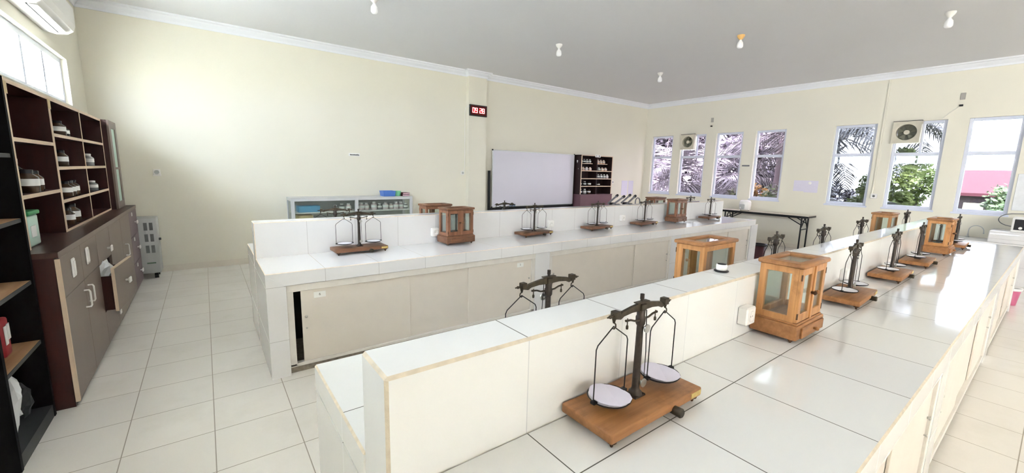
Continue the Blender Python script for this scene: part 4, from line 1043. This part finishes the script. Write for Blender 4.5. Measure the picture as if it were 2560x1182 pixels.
def tree(x,y,base,R_,n,mat,seed,label,size=.12,name='leafy_tree',trunk=True,group='trees and bushes outside'):
    r=random.Random(seed); t=thing(name,(x,y,GZ),label,'tree' if trunk else 'bush',group)
    c=Vector((x,y,base))
    if trunk:
        m=MB('trunk').tube([(x,y,GZ),(x+.05,y,(GZ+base)/2),(x,y,base)],[.16,.12,.07],10)
        for k in range(6):
            a=r.uniform(0,2*PI); e=c+Vector((math.cos(a)*R_[0]*.6,math.sin(a)*R_[1]*.6,r.uniform(0,R_[2]*.6))); m.tube([(x,y,base-R_[2]*.6),e],[.05,.015],6)
        m.build('trunk',t)
    m=MB(mat); cl=[]
    for k in range(26):
        while True:
            v=Vector((r.uniform(-1,1),r.uniform(-1,1),r.uniform(-1,1)))
            if v.length<1: break
        cl.append((Vector((v.x*R_[0],v.y*R_[1],v.z*R_[2])),r.uniform(.25,.5)))
    for k in range(n):
        cc,rad=r.choice(cl); v=Vector((r.gauss(0,1),r.gauss(0,1),r.gauss(0,1))).normalized()*rad*(r.random()**.4)*min(R_)*.9
        p=c+cc+v; a=Vector((r.gauss(0,1),r.gauss(0,1),r.gauss(0,.6))).normalized(); b=a.orthogonal().normalized(); s=size*r.uniform(.6,1.3)
        m.add([p-a*s,p+b*s*.45,p+a*s,p-b*s*.45],[(0,1,2,3)])
    m.build('foliage',t,fix=False); return t
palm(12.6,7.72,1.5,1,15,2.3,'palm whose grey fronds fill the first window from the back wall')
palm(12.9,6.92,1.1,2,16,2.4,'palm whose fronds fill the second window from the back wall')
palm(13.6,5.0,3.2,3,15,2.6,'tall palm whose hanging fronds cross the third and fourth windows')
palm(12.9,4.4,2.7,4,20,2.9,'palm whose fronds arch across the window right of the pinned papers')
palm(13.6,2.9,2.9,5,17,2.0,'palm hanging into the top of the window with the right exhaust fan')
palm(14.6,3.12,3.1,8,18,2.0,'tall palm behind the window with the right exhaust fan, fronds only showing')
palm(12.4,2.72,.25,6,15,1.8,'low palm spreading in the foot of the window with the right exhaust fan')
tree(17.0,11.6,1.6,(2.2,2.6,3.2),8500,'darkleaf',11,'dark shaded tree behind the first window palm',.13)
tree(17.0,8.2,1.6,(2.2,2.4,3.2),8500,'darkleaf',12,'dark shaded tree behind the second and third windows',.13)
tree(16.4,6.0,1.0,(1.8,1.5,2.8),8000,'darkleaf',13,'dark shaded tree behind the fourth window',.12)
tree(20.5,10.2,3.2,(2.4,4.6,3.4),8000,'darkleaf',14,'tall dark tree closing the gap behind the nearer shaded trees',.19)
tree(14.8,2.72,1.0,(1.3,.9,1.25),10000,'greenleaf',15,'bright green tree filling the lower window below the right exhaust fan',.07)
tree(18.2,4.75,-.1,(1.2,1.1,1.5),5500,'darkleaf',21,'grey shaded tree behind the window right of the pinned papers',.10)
tree(12.2,5.45,.55,(.7,.9,.55),2600,'greenleaf',16,'bright green bush at the foot of the second and third windows',.055,'garden_bush',False)
tree(12.0,4.35,.6,(.6,.6,.75),2600,'bushleaf',17,'mid green bush at the foot of the fourth window',.05,'garden_bush',False)
tree(12.1,5.15,1.15,(.3,.3,.22),260,'yellowleaf',18,'yellow flowering clump in the foot of the third window',.07,'flower_bush',False)
tree(15.2,.62,.42,(1.0,.8,.85),5000,'bushleaf',19,'green bush in front of the pink roofed house',.065,'garden_bush',False)
tree(13.6,1.75,.6,(.5,.4,.5),1500,'bushleaf',20,'small green bush left of the pink roofed house',.05,'garden_bush',False)
c=thing('pink_house',(34.,3.6,GZ),'house with a pink red roof far beyond the rightmost window','house')
MB('palepink').box(31,38,-.4,3.6,GZ,.86).build('walls',c)
MB('pinkroof').prism([(30.6,1.0),(34.5,2.2),(38.4,1.0),(38.4,.85),(30.6,.85)],1,-.6,3.75).build('roof',c)
MB('tank').box(30.95,31.02,2.4,3.1,-.6,.5).build('window',c); MB('tank').box(30.95,31.02,.9,1.6,-.6,.5).build('window',c)
c=thing('water_tank',(-6.2,21.0,GZ),'pale water tank showing through the strip window on the left','water tank')
MB('tank').lathe([(.9,5.2),(.95,5.25),(.95,6.9),(.6,7.3),(.25,7.4),(.25,7.6),(.02,7.62)],(-6.2,21,GZ),24).build('tank_body',c)
for k in range(4):
    an=PI/4+PI/2*k; MB('tank').tube([(-6.2+.8*math.cos(an),21+.8*math.sin(an),GZ),(-6.2+.7*math.cos(an),21+.7*math.sin(an),GZ+5.3)],.07,8).build('leg',c)
# ------------------------------------------------------------------ light
wd=bpy.data.worlds.new('bright hazy sky'); scn.world=wd; wd.use_nodes=True
nt=wd.node_tree; nt.nodes.clear()
wo=nt.nodes.new('ShaderNodeOutputWorld'); bg=nt.nodes.new('ShaderNodeBackground'); nt.links.new(bg.outputs[0],wo.inputs[0])
tc=nt.nodes.new('ShaderNodeTexCoord'); sp=nt.nodes.new('ShaderNodeSeparateXYZ'); nt.links.new(tc.outputs['Generated'],sp.inputs[0])
cr=nt.nodes.new('ShaderNodeValToRGB'); nt.links.new(sp.outputs[2],cr.inputs[0])
cr.color_ramp.elements[0].position=0.; cr.color_ramp.elements[0].color=(.985,.99,1,1)
cr.color_ramp.elements[1].position=.8; cr.color_ramp.elements[1].color=(.92,.955,1.,1)
nt.links.new(cr.outputs[0],bg.inputs[0]); bg.inputs[1].default_value=1.0
def portal(name,loc,rot,sx,sy):
    L=bpy.data.lights.new(name,'AREA'); L.shape='RECTANGLE'; L.size=sx; L.size_y=sy; L.cycles.is_portal=True
    o=bpy.data.objects.new(name,L); COL.objects.link(o); o.location=loc; o.rotation_euler=rot; return o
for i,(a,b) in enumerate(WR): portal('daylight_portal',(XR+.17,(a+b)/2,(ZW0+ZW1)/2),(0,PI/2,0),ZW1-ZW0,b-a)
portal('daylight_portal',(XL-.16,3.875,2.375),(0,-PI/2,0),.49,5.75)
portal('daylight_portal',(XL-.16,(TS[0]+TS[1])/2,2.59),(0,-PI/2,0),.92,TS[1]-TS[0])
for a,b in FW: portal('daylight_portal',((a+b)/2,YF-.16,2.05),(PI/2,0,PI),b-a,2.1)
for a,b in LW: portal('daylight_portal',(XL-.16,(a+b)/2,1.475),(0,-PI/2,0),1.15,b-a)
sl=bpy.data.lights.new('sun','SUN'); sl.energy=3.5; sl.angle=d(3); sl.color=(1,.95,.88)
so=bpy.data.objects.new('sun',sl); COL.objects.link(so); so.rotation_euler=Vector((.5,.35,-.85)).to_track_quat('-Z','Y').to_euler()
# ------------------------------------------------------------------ camera
cd=bpy.data.cameras.new('camera'); cam=bpy.data.objects.new('camera',cd); COL.objects.link(cam); scn.camera=cam
yw,pt,rl=[math.radians(v) for v in (36.76690533,-9.04191277,1.38505607)]
F=Vector((math.sin(yw)*math.cos(pt),math.cos(yw)*math.cos(pt),math.sin(pt))); Rt=Vector((math.cos(yw),-math.sin(yw),0)); U=Rt.cross(F)
R2=math.cos(rl)*Rt+math.sin(rl)*U; U2=-math.sin(rl)*Rt+math.cos(rl)*U
cam.matrix_world=Matrix(((R2.x,U2.x,-F.x,0),(R2.y,U2.y,-F.y,0),(R2.z,U2.z,-F.z,1.53),(0,0,0,1)))
cd.sensor_width=36; cd.sensor_fit='HORIZONTAL'; cd.lens=36*1026.3054/2560; cd.clip_start=.02; cd.clip_end=300
vs_=scn.view_settings; scn.display_settings.display_device='sRGB'; vs_.view_transform='Standard'; vs_.look='None'; vs_.gamma=1; vs_.use_curve_mapping=False; vs_.exposure=EXPO
scn.cycles.use_denoising=True; scn.cycles.max_bounces=10; scn.cycles.diffuse_bounces=6; scn.cycles.glossy_bounces=4; scn.cycles.transparent_max_bounces=16
scn.cycles.caustics_reflective=False; scn.cycles.caustics_refractive=False; scn.cycles.sample_clamp_indirect=12
for o in list(bpy.data.objects):
    if '_w' in o: del o['_w']
